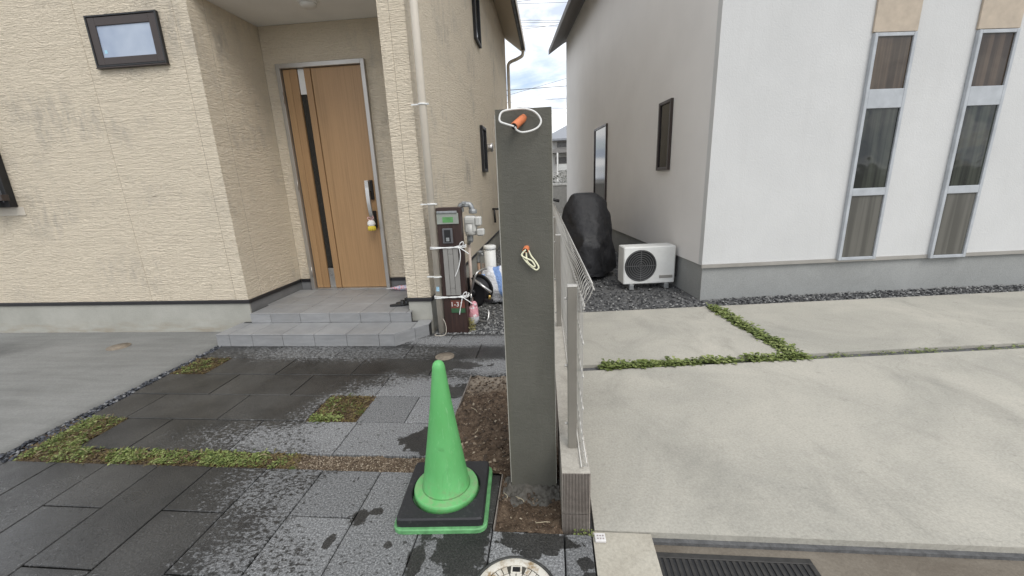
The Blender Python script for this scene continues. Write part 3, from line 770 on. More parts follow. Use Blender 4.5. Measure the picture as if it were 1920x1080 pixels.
n = len(hp); fs = [(0, 1, 2, 3), tuple(4*(n-1)+k for k in (3, 2, 1, 0))]
for i in range(n-1):
    for k in range(4): l = (k+1) % 4; fs.append((4*i+k, 4*i+l, 4*i+4+l, 4*i+4+k))
hm.add(pr, fs).box((-2.128, YD-.09, 1.40), (-2.088, YD-.03, 1.515), .003)
wb(hm, 'handle', m_steel, door, do)

# charm hanging from the handle
ch = thing('hanging_charm', 'small white and yellow plush charm hanging from the door handle', 'charm', (-2.10, YD-.105, 1.03))
MB().tube(spline([(.0, .02, .06), (-.03, 0, .075), (-.035, -.01, .055), (0, -.01, .04), (.03, 0, .06), (.02, .01, .085)], 5, True), .004, 6, True).build('ring', plain('pink_ring', (.7, .42, .42), .5), ch)
def blob(c, r, seg=14, amp=.1, s=6, seed=0, flat=0):
    m_ = MB(); vs = []; fs = []; nr = seg//2+1
    for i in range(nr+1):
        th = math.pi*i/nr
        for k in range(seg):
            ph = 2*math.pi*k/seg; d = Vector((math.sin(th)*math.cos(ph), math.sin(th)*math.sin(ph), math.cos(th)))
            q = 1+amp*noise.fractal(d*s*.3+Vector((seed, seed, seed)), 1, 2, 3)
            p = Vector((d.x*r[0], d.y*r[1], d.z*r[2]))*q
            if flat and p.z < -r[2]*flat: p.z = -r[2]*flat
            vs.append(p+Vector(c))
    for i in range(nr):
        for k in range(seg): l = (k+1) % seg; fs.append((i*seg+k, (i+1)*seg+k, (i+1)*seg+l, i*seg+l))
    return m_.add(vs, fs, True)
blob((0, 0, 0), (.048, .04, .045), 14, .12, 6, 3).build('white_puff', plain('white_plush', (.8, .79, .76), .9, bump=.002, bsc=90), ch)
yf = MB()
for k in range(9):
    a = 6.28*k/9; yf.lathe([(0, -.085), (.012, -.08), (.016, -.06), (.008, -.03)], 7, (.034*math.cos(a), .028*math.sin(a), 0))
yf.lathe([(.03, -.075), (.042, -.05), (.03, -.028)], 14)
yf.build('yellow_frill', plain('yellow_plush', (.72, .56, .06), .85, bump=.002, bsc=90), ch)

# ================================================================== PORCH STEPS
steps = thing('porch_steps', 'two grey tiled porch steps with a chamfered lower corner before the front door', 'steps', (-2.3, 3.8, 0))
SI = Vector((2.3, -3.8, 0))
def sb(mb, name, mat): mb.v = [tuple(Vector(v)+SI) for v in mb.v]; return mb.build(name, mat, steps)
LZ, UZ = .121, .222
y0l, y1l, yup = 3.455, 3.787, 3.787
lowpoly = [(-3.25, y0l), (-1.462, y0l), (-1.212, 3.735), (-1.212, 3.855), (-3.25, 3.855)]
shr = lambda P, d: P
sb(MB().prism([(-3.24, y0l+.012), (-1.467, y0l+.012), (-1.224, 3.742), (-1.224, 3.852), (-3.24, 3.852)], -.03, LZ-.010), 'step_core', m_grout)
lx = [aty(x, 636, y0l).x for x in (430.6, 473, 530, 589.5, 650, 710.6)]
ed = [-3.25]+lx+[-1.462]
tg = .0022
for a, b in zip(ed[:-1], ed[1:]):
    sb(MB().box((a+tg, y0l, -.02), (b-tg, y0l+.011, LZ-.009)), 'riser_tile', m_tile)
    if b < -1.5: sb(MB().prism([(a+tg, y0l-.004), (b-tg, y0l-.004), (b-tg, yup-.002), (a+tg, yup-.002)], LZ-.009, LZ, .0025), 'tread_tile', m_tile)
sb(MB().prism([(lx[-1]+tg, y0l-.004), (-1.468, y0l-.004), (-1.35, yup-.19), (-1.35, yup-.002), (lx[-1]+tg, yup-.002)], LZ-.009, LZ, .0025), 'tread_tile', m_tile)
sb(MB().prism([(-1.345, yup-.185), (-1.208, 3.735-.006), (-1.208, 3.852), (-1.345, 3.852)], LZ-.009, LZ, .0025), 'tread_tile', m_tile)
d_ = Vector((.25, .28, 0)).normalized()
for t0, t1 in ((.0, .215), (.219, .372)):
    p = Vector((-1.462, y0l, 0))+d_*t0; q = Vector((-1.462, y0l, 0))+d_*t1; nn = Vector((d_.y, -d_.x, 0))*.002; ii = Vector((-d_.y, d_.x, 0))*.008
    pts = [p+nn, q+nn, q+ii, p+ii]; sb(MB().prism([(v.x, v.y) for v in pts], -.02, LZ-.009), 'riser_tile', m_tile)
sb(MB().box((-3.252, y0l+.013, -.02), (-3.242, 3.85, LZ-.009)), 'riser_tile', m_tile)
# upper platform
UX0, UX1 = -3.122, -1.402
sb(MB().box((UX0+.01, yup+.012, LZ-.012), (XC0-.004, YD-.05, UZ-.010)), 'step_core', m_grout)
sb(MB().box((XC0-.006, yup+.012, LZ-.012), (UX1-.01, YF-.013, UZ-.010)), 'step_core', m_grout)
ux = [aty(x, 596, yup).x for x in (508, 563, 618, 676, 731.7)]
eu = [UX0]+ux+[UX1]
for a, b in zip(eu[:-1], eu[1:]): sb(MB().box((a+tg, yup, LZ+.001), (b-tg, yup+.011, UZ-.009)), 'riser_tile', m_tile)
ry = [yup-.004, 4.105, 4.425, YD-.05]
for j in range(3):
    eu2 = [XE+.004 if j else UX0]+ux+[XC0-.003]
    for a, b in zip(eu2[:-1], eu2[1:]): sb(MB().prism([(a+tg, ry[j]+tg), (b-tg, ry[j]+tg), (b-tg, ry[j+1]-tg), (a+tg, ry[j+1]-tg)], UZ-.009, UZ, .0025), 'floor_tile', m_tile)
sb(MB().prism([(XC0+.001, ry[0]+tg), (UX1-tg, ry[0]+tg), (UX1-tg, YF-.013), (XC0+.001, YF-.013)], UZ-.009, UZ, .002), 'floor_tile', m_tile)

# sandals and folded umbrella on the porch
def sandal(x, y, rz, label):
    o = thing('sandal', label, 'sandal', (x, y, UZ+.001), rz, 'black sandals on the porch')
    out_ = [(.032*math.sin(t)*(1.15 if math.cos(t) > 0 else .9), .115*math.cos(t)) for t in [2*math.pi*k/20 for k in range(20)]][::-1]
    MB().prism(out_, 0, .022, .004).build('sole', m_black, o)
    st = MB()
    for yy in (.02, .065):
        pts = [(.034*math.cos(a), yy, .02+.042*math.sin(a)) for a in [math.pi*k/10 for k in range(11)]]
        vs = []; fs = []
        for p in pts: vs += [(p[0], p[1]-.02, p[2]), (p[0], p[1]+.02, p[2]-.004), (p[0]*.9, p[1]-.02, p[2]-.004), (p[0]*.9, p[1]+.02, p[2]-.008)]
        for i in range(10): a = 4*i; fs += [(a, a+1, a+5, a+4), (a+2, a+6, a+7, a+3), (a, a+4, a+6, a+2), (a+1, a+3, a+7, a+5)]
        st.add(vs, fs, True)
    st.build('strap', m_black, o)
    bw = blob((0, .05, .066), (.03, .014, .012), 10, .3, 8, 2); bw.build('bow', m_black, o)
s1 = atz(752, 571, UZ); 
sandal(-1.585, 4.02, R(-70), 'black sandal lying in front, beside the porch column'); sandal(-1.555, 4.115, R(-60), 'black sandal lying behind its pair beside the porch column')
um = thing('umbrella', 'folded pink flowered umbrella lying by the door', 'umbrella', (-1.95, 4.64, UZ+.03), R(8))
ul = MB(); vs = []; fs = []; K = 20
prof = [(.0, .004), (.02, .008), (.12, .030), (.25, .042), (.38, .050), (.46, .046)]
for L, r in prof:
    for k in range(K):
        a = 2*math.pi*k/K; q = r*(1+.22*math.sin(a*6+L*9)); vs.append((L, q*math.cos(a), max(-.029, q*math.sin(a)*.85)))
for i in range(len(prof)-1):
    for k in range(K): l = (k+1) % K; fs.append((i*K+k, i*K+l, (i+1)*K+l, (i+1)*K+k))
ul.add(vs, fs, True)
pk = Mat('pink_flower_print', (.7, .35, .42), .6); _p = pk.voro(pk.obj(), 38); pk.color(pk.ramp(_p, (.25, (.72, .22, .30)), (.38, (.78, .52, .58)), (.6, (.72, .66, .70)), (.8, (.42, .45, .66))))
ul.build('canopy', pk.m, um); MB().tube([(-.035, 0, -.004), (.03, 0, 0)], .005, 8).build('ferrule', m_pipe_white, um); MB().tube([(.44, 0, 0), (.50, 0, -.002)], .007, 8).build('handle', m_pipe_white, um)

# ================================================================== OLD GATE POST TIED TO THE DOWNPIPE
QX0, QX1, QY = -1.062, -.832, 3.785
post = thing('letterbox_post', 'dark brown letterbox post tied upright against the downpipe', 'letterbox post', ((QX0+QX1)/2, QY+.05, 0))
PI_ = Vector((-(QX0+QX1)/2, -QY-.05, 0))
def qb(mb, name, mat, par=None): mb.v = [tuple(Vector(v)+PI_) for v in mb.v]; return mb.build(name, mat, par or post)
m_pbrown = Mat('brown_wood_grain_post', (.035, .017, .014), .45); _g = m_pbrown.noise(m_pbrown.scale(m_pbrown.obj(), (60, 60, 4)), 1, 4); m_pbrown.color(m_pbrown.ramp(_g, (.3, (.022, .011, .009)), (.7, (.052, .026, .020)))); m_pbrown = m_pbrown.m
qb(MB().box((QX0, QY, 0), (QX1, QY+.10, 1.235), .004), 'post_body', m_pbrown)
npl = qb(MB().box((-1.055, QY-.012, 1.085), (-.85, QY-.0005, 1.185), .002), 'nameplate', plain('grey_nameplate', (.30, .32, .28), .5, var=.15))
qb(MB().box((-1.0, QY-.0135, 1.10), (-.90, QY-.0122, 1.15)), 'green_print', plain('green_print', (.10, .27, .09), .5, var=.3, sc=25), npl)
qb(MB().box((-1.05, QY-.022, 1.184), (-.86, QY-.0005, 1.205), .003), 'hood', m_galv)
ic = qb(MB().box((-1.010, QY-.022, .905), (-.914, QY-.0005, 1.045), .004), 'intercom', plain('grey_intercom', (.12, .12, .125), .4))
qb(MB().box((-.992, QY-.0235, .918), (-.932, QY-.0222, 1.032)), 'front_panel', m_black, ic)
qb(MB().lathe([(.018, 0), (.018, .006), (.012, .009), (0, .009)], 18, (-.962, QY-.0225, .998), 'Y'), 'lens', m_glass_dark, ic)
qb(MB().box((-.978, QY-.027, .926), (-.946, QY-.0237, .96), .002), 'call_button', m_galv, ic)
m_mail = plain('silver_letterbox', (.36, .345, .32), .4, .5, .05, 4)
mbx = qb(MB().box((-1.022, QY-.006, .392), (-.872, QY-.0005, .872), .001), 'letterbox_front', m_trim)
for x0, x1, za, zb in ((-1.020, -.976, .395, .870), (-.973, -.926, .395, .465), (-.973, -.926, .468, .800), (-.973, -.926, .803, .870), (-.923, -.874, .395, .870)):
    qb(MB().box((x0, QY-.016, za), (x1, QY-.0062, zb), .0015), 'panel', m_mail, mbx)
sg = qb(MB().box((-.985, QY-.006, .215), (-.846, QY-.0005, .343), .001), 'address_sign', plain('green_sign', (.035, .10, .045), .45, var=.3, sc=14))
qb(MB().box((-.985, QY-.0075, .262), (-.846, QY-.0062, .343)), 'brown_band', plain('brown_band', (.16, .05, .035), .45, var=.15), sg)
fc = bpy.data.curves.new('house_number', 'FONT'); fc.body = '1-31'; fc.size = .064; fc.extrude = .0008; fc.align_x = 'CENTER'; fc.space_character = 1.05
fo = bpy.data.objects.new('tmp', fc); col.objects.link(fo); bpy.context.view_layer.update()
fme = bpy.data.meshes.new_from_object(fo.evaluated_get(bpy.context.evaluated_depsgraph_get())); fme.name = 'house_number'
bpy.data.objects.remove(fo); fme.materials.clear(); fme.materials.append(m_white)
o = place('house_number', fme, sg, Vector((-.928, QY-.0085, .282))+PI_, (R(90), 0, 0))
# ropes
def rope(pts, label, r=.0045, mat=None, name='rope', cat='rope', grp=None, closed=False):
    return tag(MB().tube(spline(pts, 6, closed), r, 7, closed).build(name, mat or m_rope), label, cat, grp)
def tie(z, label):
    t = thing('rope', label, 'rope', (PX, PY, z), 0)
    f = lambda p: (p[0]-PX, p[1]-PY, p[2]-z)
    for k, (dz, sgn) in enumerate(((0, 1), (.014, -1))):
        loop = [(PX-.044, PY, z+dz-.006), (PX-.01, PY-.046, z+dz), (QX0+.03, QY-.026, z+dz+.004*sgn), (QX0+.12, QY-.024, z+dz+.01*sgn), (QX1-.03, QY-.026, z+dz+.006), (QX1+.012, QY+.01, z+dz), (QX1+.012, QY+.09, z+dz), (QX1-.05, QY+.116, z+dz), (QX0, QY+.116, z+dz), (PX-.02, PY+.05, z+dz)]
        MB().tube(spline([f(p) for p in loop], 5, True), .0052, 7, True).build('coil', m_rope, t)
    kx, ky = QX1-.028, QY-.032
    for lp in ([(kx, ky, z+.01), (kx+.02, ky-.012, z+.05), (kx+.045, ky-.008, z+.062), (kx+.04, ky-.004, z+.025), (kx, ky, z+.008)],
               [(kx, ky, z+.01), (kx+.05, ky-.01, z-.02), (kx+.095, ky-.006, z-.055)],
               [(kx, ky, z+.01), (kx+.012, ky-.008, z-.06), (kx-.004, ky-.006, z-.15), (kx-.03, ky-.006, z-.22), (kx-.055, ky-.004, z-.27)] if z > .5 else
               [(kx, ky, z+.01), (kx-.012, ky-.008, z-.05), (kx-.028, ky-.006, z-.11), (kx-.038, ky-.004, z-.165)]):
        MB().tube(spline([f(p) for p in lp], 6), .0042, 7).build('bow', m_rope, t)
    blob(f((kx, ky, z+.008)), (.013, .01, .011), 10, .2).build('knot', m_rope, t)
tie(.858, 'white rope knotted round post and downpipe at the letterbox top'); tie(.372, 'white rope knotted round post and downpipe above the number 1-31')
rope([(PX-.05, PY-.05, .002), (PX-.055, PY-.08, .005), (PX-.02, PY-.10, .004), (PX+.05, PY-.085, .01), (PX+.06, PY-.06, .06), (PX+.05, PY-.045, .12), (PX+.03, PY-.04, .16)], 'thin pale cord looped on the ground at the foot of the downpipe', .003, m_pipe, 'cord', 'cord')

# ================================================================== SERVICES BESIDE THE HOUSE
gm = thing('gas_meter', 'pale gas meter with grey valves and beige pipes on the side wall', 'gas meter', (-.86, 4.12, 0))
def gb(mb, name, mat): mb.v = [tuple(Vector(v)-Vector((-.86, 4.12, 0))) for v in mb.v]; return mb.build(name, mat, gm)
m_gpipe = plain('pinkish_beige_pipe', (.47, .39, .33), .6, var=.2, sc=14)
gb(MB().tube([(-.905, 4.12, -.02), (-.905, 4.12, 1.19)], .023, 12), 'pipe', m_gpipe)
gb(MB().tube([(-.845, 4.16, -.02), (-.845, 4.16, .86)], .017, 12), 'pipe', m_gpipe)
v_ = MB().tube(spline([(-.905, 4.12, 1.16), (-.90, 4.12, 1.225), (-.86, 4.12, 1.24), (-.80, 4.12, 1.235), (-.775, 4.12, 1.17)], 5), .027, 10)
for x, z in ((-.905, 1.19), (-.775, 1.17), (-.84, 1.24)): v_.lathe([(.038, z-.02), (.042, z-.012), (.042, z+.012), (.038, z+.02)], 8, (x, 4.12, 0), smooth=False)
v_.box((-.875, 4.075, 1.245), (-.83, 4.12, 1.272), .004); gb(v_, 'valve', m_galv)
m_meter = plain('pale_meter', (.56, .555, .52), .45, .1, .08)
gb(MB().box((-.865, 4.06, .955), (-.745, 4.17, 1.13), .02).box((-.85, 4.052, 1.06), (-.76, 4.062, 1.10), .002).lathe([(.052, .935), (.06, .955), (.06, 1.05)], 14, (-.805, 4.115, 0)), 'meter_body', m_meter)
gb(MB().box((-.752, 4.055, 1.03), (-.690, 4.15, 1.12), .012).box((-.742, 4.06, .93), (-.665, 4.14, 1.0), .012), 'shut_off_box', m_meter)
gb(MB().box((-.83, 4.053, 1.065), (-.775, 4.0585, 1.095)), 'dial', m_black)
gb(MB().lathe([(.025, .86), (.034, .88), (.034, .93), (.02, .955)], 10, (-.82, 4.12, 0), smooth=False).tube([(-.845, 4.16, .84), (-.83, 4.13, .89)], .02, 8), 'coupling', m_galv)

o = thing('vent_pipe', 'white plastic capped standpipe behind the blue striped sack', 'pipe', (-.80, 5.25, 0))
p = aty(918, 460, 5.25); o.location.x = p.x
MB().lathe([(.075, -.02), (.075, p.z-.03)], 24).build('pipe', m_pipe_white, o)
MB().lathe([(.080, p.z-.05), (.082, p.z-.03), (.082, p.z-.008), (.074, p.z), (0, p.z+.002)], 24).build('cap', m_pipe_white, o)
p = aty(901, 478, 5.3)
o = thing('standpipe_tap', 'grey and copper standpipe tap beside the white plastic pipe', 'tap', (p.x, 5.3, 0))
MB().tube([(-.03, 0, -.02), (-.03, 0, p.z-.08)], .022, 10).build('riser', plain('copper_pipe', (.33, .22, .15), .5, .4), o)
MB().tube([(.035, .03, -.02), (.035, .03, p.z-.12)], .03, 10).build('riser', m_gpipe, o)
MB().tube(spline([(-.03, 0, p.z-.1), (-.03, 0, p.z-.02), (0, -.02, p.z+.03), (.04, -.03, p.z)], 5), .026, 10).lathe([(.04, p.z+.03), (.045, p.z+.05), (.02, p.z+.06)], 8, (0, -.02, 0), smooth=False).build('tap_body', m_galv, o)

# cable drum
p = aty(892, 546, 4.22)
dr = thing('cable_reel', 'black cable reel on a bent steel tube stand beside the letterbox post', 'cable reel', (p.x, 4.22, 0), R(-18))
zc_ = p.z+.005; RR = .168
def disc(y): return MB().lathe([(0, y), (RR*.35, y-.006), (RR*.8, y-.002), (RR*.95, y-.012), (RR, y), (RR*.95, y+.010), (0, y+.006)], 36, (0, 0, zc_), 'Y')
disc(-.07).build('flange', m_black, dr); disc(.09).build('flange', m_black, dr)
cw = MB()
for i in range(8): cw.lathe([(RR*.72, -.055+i*.017), (RR*.79, -.048+i*.017), (RR*.72, -.040+i*.017)], 28, (0, 0, zc_), 'Y', caps=False)
cw.build('wound_cable', plain('black_cable', (.02, .02, .022), .55), dr)
MB().lathe([(.035, -.10), (.035, -.085), (.05, -.078)], 18, (0, 0, zc_), 'Y').build('hub', m_black, dr)
MB().tube(spline([(-.10, -.11, .015), (-.02, -.11, .03), (.0, -.105, zc_)], 4), .011, 8).tube(spline([(0, -.105, zc_), (.03, -.11, zc_+.09), (.075, -.10, zc_+.215), (.09, .0, zc_+.235), (.09, .10, zc_+.225)], 5), .012, 8).build('stand_frame', m_steel, dr)
MB().tube(spline([(-.02, -.12, .09), (.06, -.13, .045), (.16, -.13, .03), (.19, -.12, .055), (.185, -.08, .11), (.165, -.06, .135)], 5), .0105, 8).build('foot', m_steel, dr)
MB().tube([(.04, -.10, zc_+.15), (.23, -.085, zc_+.02)], .016, 10).build('grip', m_steel, dr)
MB().lathe([(.012, 0), (.016, .01), (.016, .035), (.01, .045)], 10, (.215, -.10, zc_-.05)).build('plug', m_brass, dr)
MB().box((.15, -.11, zc_-.085), (.24, -.07, zc_-.05), .006).build('socket', m_black, dr)

# sacks
sk = Mat('woven_sack', (.72, .73, .76), .6); _o = sk.obj(); _x, _y, _z = sk.sep(_o)
_w = sk.noise(_o, 5, 3); _b = sk.math('ADD', sk.math('ADD', _x, sk.math('MULTIPLY', _z, .35)), sk.rng(_w, 0, 1, -.05, .05))
_m = sk.math('MULTIPLY', sk.rng(_b, .105, .112), sk.rng(_b, .185, .178)); sk.color(sk.mix(_m, (.82, .83, .86), (.22, .35, .66)))
sk.bump(sk.noise(sk.scale(_o, (5, 5, 9)), 3, 4, .6, 1.2), .05, .7); sk.bump(sk.noise(_o, 260, 1), .0015, .5)
p1, p2 = atz(895, 552), atz(943, 560)
sc_ = thing('sack', 'white woven sack with a blue stripe lying on the gravel', 'sack', (-.66, 4.92, 0))
blob((0, 0, .19), (.265, .22, .235), 30, .22, 9, 11, .8).build('sack_body', sk.m, sc_)
blob((-.17, -.06, .325), (.055, .04, .03), 14, .5, 10, 5).build('gathered_neck', plain('blue_sack_cloth', (.22, .33, .60), .6, bump=.02, bsc=20), sc_)
bgm = Mat('pink_white_plastic', (.75, .45, .48), .4); _x, _y, _z = bgm.sep(bgm.obj()); _q = bgm.math('ADD', _z, bgm.rng(bgm.noise(bgm.obj(), 14, 3), 0, 1, -.05, .05))
bgm.color(bgm.mix(bgm.rng(_q, .128, .136), (.72, .72, .75), bgm.mix(bgm.rng(bgm.noise(bgm.obj(), 22, 2), .6, .62), (.72, .34, .38), (.8, .72, .72)))); bgm.bump(bgm.noise(bgm.obj(), 26, 4, .6, 1), .02, .8)
bag = thing('plastic_bag', 'crumpled pink and white plastic bag beside the letterbox post', 'bag', (-.797, 3.93, .0), 0)
blob((0, 0, .145), (.052, .05, .115), 20, .45, 10, 7, .9).build('bag_body', bgm.m, bag)
blob((.01, 0, .255), (.036, .03, .035), 12, .6, 12, 9).build('tied_top', bgm.m, bag)
pl = []
random.seed(5)
for i in range(34): pl.append((-.815+U_(-.02, .03), 3.84+U_(-.03, .04), U_(0, .12), 6, U_(.012, .022), .02, .012))
wp = leaves('withered_plant', pl, leaf_mat('yellowed_leaf', [(.22, .20, .06), (.42, .36, .12), (.5, .47, .28), (.55, .50, .20)]))
del wp['kind']; tag(wp, 'withered yellow plant at the foot of the letterbox post', 'plant')

# ================================================================== TRAFFIC CONE
CX, CY = -.508, 1.597; CR = R(4)
def sq_r(a, h, rc):             # rounded square radius at angle a
    c_, s_ = abs(math.cos(a)), abs(math.sin(a)); mxx = max(c_, s_); r = h/mxx
    x, y = r*c_, r*s_
    if x > h-rc and y > h-rc:
        k = h-rc; b = (c_+s_)*k; disc_ = b*b-(2*k*k-rc*rc); r = b+math.sqrt(max(0, disc_))
    return r
def ringplate(h, rc, ri, z0, z1, n=96, bev=.006, ro_scale=1):
    prof = [('i', ri, z0), ('o', 0, z0), ('o', 0, z1-bev), ('o', -bev, z1), ('i', ri+.004, z1), ('i', ri, z1-.004)]
    vs = []; fs = []
    for kd, q, z in prof:
        for i in range(n):
            a = 2*math.pi*i/n; r = q if kd == 'i' else sq_r(a, h+q, rc); vs.append((r*math.cos(a), r*math.sin(a), z))
    L = len(prof)
    for k in range(L):
        for i in range(n): j = (i+1) % n; fs.append((k*n+i, k*n+j, ((k+1) % L)*n+j, ((k+1) % L)*n+i))
    return MB().add(vs, fs)
cone = thing('traffic_cone', 'tall bright green traffic cone standing on the wet paving', 'traffic cone', (CX, CY, 0), CR)
base = ringplate(.205, .045, .11, .001, .022, 96, .004); base.build('base_plate', m_rim, cone)
MB().lathe([(.143, .022), (.149, .050), (.149, .070)], 64, caps=False).lathe([(.149, .070), (.1475, .077), (.144, .080)], 64, caps=False).lathe([(.144, .080), (.112, .0865)], 64, caps=False).lathe([(.112, .0865), (.1075, .092), (.092, .20), (.0775, .30), (.063, .40), (.049, .50), (.037, .60), (.0300, .66), (.0285, .676), (.0275, .684), (.024, .697), (.017, .706), (.008, .711), (0, .712)], 64).build('cone_body', m_cone, cone).rotation_euler = (0, R(1.2), 0)
wt = ringplate(.189, .014, .158, 0, .040, 96, .006).build('cone_weight', m_rubber)
wt.location = (CX, CY, .0225); wt.rotation_euler = (0, 0, CR)
tag(wt, 'square black rubber weight lying round the foot of the green cone', 'cone weight')

# ================================================================== MORTAR PILLAR
GX0, GX1, GY, GD, GZ = -.209, .010, 1.697, .20, 1.719
pil = thing('gate_pillar', 'tall grey mortar gate pillar with orange conduit ends, freshly rendered', 'pillar', ((GX0+GX1)/2, GY+GD/2, 0))
PV = Vector(((GX0+GX1)/2, GY+GD/2, 0))
def pb_(mb, name, mat, par=None): mb.v = [tuple(Vector(v)-PV) for v in mb.v]; return mb.build(name, mat, par or pil)
# slightly uneven trowelled faces: gridded box
def grid_box(a, b, st, amp, seed):
    m_ = MB(); x0, y0, z0 = a; x1, y1, z1 = b
    def f(p):
        q = Vector(p); d = noise.fractal(q*5+Vector((seed, 0, 0)), 1, 2, 3)*amp
        ex = min(abs(q.x-x0), abs(q.x-x1)); ey = min(abs(q.y-y0), abs(q.y-y1))
        return (q.x+(d if ex < 1e-6 else 0), q.y+(d if ey < 1e-6 else 0), q.z)
    def face(o, u, v):
        o, u, v = Vector(o), Vector(u), Vector(v); nu = max(1, int(u.length/st)); nv = max(1, int(v.length/st)); vs = []; fs = []
        for j in range(nv+1):
            for i in range(nu+1): vs.append(f(o+u*(i/nu)+v*(j/nv)))
        for j in range(nv):
            for i in range(nu): k = j*(nu+1)+i; fs.append((k, k+1, k+nu+2, k+nu+1))
        m_.add(vs, fs, True)
    X, Y, Z = (x1-x0, 0, 0), (0, y1-y0, 0), (0, 0, z1-z0)
    face(a, X, Z); face((x1, y0, z0), Y, Z); face((x1, y1, z0), (x0-x1, 0, 0), Z); face((x0, y1, z0), (0, y0-y1, 0), Z); face((x0, y0, z1), X, Y)
    return m_
pb_(grid_box((GX0, GY, -.05), (GX1, GY+GD, GZ), .022, .0011, 3), 'pillar_body', m_mortar)
m_bead = plain('pale_corner_bead', (.34, .33, .29), .6)
pb_(MB().box((GX0-.0022, GY-.0015, .02), (GX0+.0012, GY+.004, GZ-.02)), 'corner_bead', m_bead)
pb_(MB().box((GX1-.001, GY-.0012, .02), (GX1+.0015, GY+.003, GZ-.01)), 'corner_bead', m_bead)
m_or = plain('orange_conduit', (.62, .19, .075), .55, var=.15, sc=30)
def conduit(a, b, r, lab):
    a, b = Vector(a), Vector(b); n = 14; pts = []; rad = []
    for i in range(n*2+1):
        t = i/(n*2); pts.append(a.lerp(b, t)); rad.append(r*(1 if i % 2 else .90))
    return pb_(MB().tube(pts, rad, 14), 'conduit_end', m_or)
t1 = aty(983, 221, GY+.005); t2 = aty(964, 237, GY-.05)
c1 = conduit((t1.x+.004, GY+.02, t1.z+.008), t2, .0155, '')
pb_(MB().tube([t2+Vector((.0012, .002, .001)), t2+Vector((-.0006, -.001, -.0006))], .0125, 12), 'opening', m_black, c1)
lp = []
for (x, y, dy) in ((964, 237, -.052), (950, 233, -.05), (938, 228, -.045), (937, 218, -.04), (943, 209, -.034), (962, 205, -.026), (985, 204, -.02), (1003, 210, -.018), (1014, 224, -.018), (1011, 236, -.022), (999, 244, -.03), (980, 248, -.04), (969, 244, -.05), (966, 238, -.056)):
    lp.append(aty(x, y, GY+dy))
pb_(MB().tube(spline(lp, 6), .0037, 8), 'cable', m_cable, c1)
t1 = aty(989, 465, GY); t2 = aty(985, 470, GY-.02)
c2 = conduit((t1.x, GY+.02, t1.z+.004), t2, .0125, '')
pb_(MB().tube([t2+Vector((.001, .002, .001)), t2+Vector((-.0005, -.001, -.0008))], .010, 12), 'opening', m_black, c2)
for j, seq in enumerate(([(986, 468), (979, 476), (983, 486), (994, 498), (1005, 506), (1010, 501), (1004, 490), (996, 480), (991, 470), (986, 468)],
                         [(986, 468), (978, 478), (986, 484), (997, 489), (1003, 498), (1000, 500), (990, 492), (987, 480), (987, 470)])):
    pb_(MB().tube(spline([aty(x, y, GY-.02-.004*j+.008*(i/len(seq))) for i, (x, y) in enumerate(seq)], 5), .0034, 7), 'cord', m_cream, c2)
# rough mortar footing
def fz(x, y):
    dx = max(GX0-x, x-GX1, 0); dy = max(GY-y, 0); d = math.hypot(dx, dy)
    return -.012+.016*max(0, 1-d/.07)+.011*fbm(x, y, 26, 4)+.010*fbm(x, y, 62, 7)-.45*max(0, d-.060+.05*fbm(x, y, 14, 2))
f_ = bumpy('mortar_footing', GX0-.04, .0235, GY-.11, GY+.06, lambda x, y: fz(x, y), m_mortar_wet, .006, kind=None, parent=pil)
f_.location = -PV

# ================================================================== BLOCK WALL AND MESH FENCE
FR = R(.95); FO = (.031, 1.446, 0)
bw = thing('block_wall', 'low ribbed concrete block wall carrying the mesh fence', 'wall', FO, FR)
BWD = .118
def ribpoly(x0, x1, y0, y1, n=17):
    st = (x1-x0-.016)/n; p = [(x0, y0+.006), (x0+.006, y0+.001)]
    for i in range(n):
        a = x0+.008+st*i
        p += [(a+st*.02, y0+.007), (a+st*.22, y0), (a+st*.68, y0), (a+st*.88, y0+.007)]
    p += [(x1-.006, y0+.001), (x1, y0+.006), (x1, y1), (x0, y1)]
    return p
def block(y0, y1, z0, z1, ribbed):
    mb = MB()
    if ribbed: mb.prism(ribpoly(0, BWD, y0, y1), z0, z1)
    else: mb.prism([(0, y0), (BWD, y0), (BWD, y1), (0, y1)], z0, z1, .003)
    return mb.build('block', m_kerbc, bw)
random.seed(3)
yy = 0; k = 0
for k in range(24): block(k*.42+(.002 if k else 0), k*.42+.416, .080, .276, k == 0)
for k in range(24):
    a = k*.42-(.21 if k else 0); b = k*.42+.206; block(a+(.002 if k else .004), b-.002, -.08, .0715, k == 0)
MB().box((.004, .012, -.08), (BWD-.004, 10.0, .270)).build('mortar_joints', plain('joint_mortar', (.16, .145, .125), .9, var=.2), bw)

MB().box((.001, .004, .2762), (BWD-.001, 10.0, .2790)).build('top_slab', concrete('pale_top_concrete', (.34, .315, .27), (.47, .44, .385), sc=8), bw)  # thin slab added to give the wall a paler top than its faces
fence = thing('mesh_fence', 'beige welded mesh fence with curled top on the block wall', 'fence', (FO[0], FO[1], .276), FR)
ZB = 0
for i in range(6):
    y = .165+i*1.585
    pst = MB().box((.036, y, -.02), (.074, y+.034, .749), .002).build('post', m_fence, fence)
    MB().box((.0345, y-.0015, .7495), (.0755, y+.0355, .7565), .002).build('cap', m_wire, pst)
    for z in (.70, .40, .12): MB().lathe([(.006, -.014), (.006, 0)], 8, (.037, y+.017, z), 'X').build('bolt', m_wire, pst)
curl = [(.083, .010), (.100, .002), (.112, .010), (.104, .028), (.088, .05), (.086, .30), (.086, .60), (.087, .725), (.100, .770), (.118, .795), (.124, .775), (.112, .745), (.094, .715)]
vw = MB()
yv = .045
while yv < 9.2:
    vw.tube([(x, yv, z) for x, z in curl], .0019, 5); yv += .055
vw.build('vertical_wires', m_wire, fence)
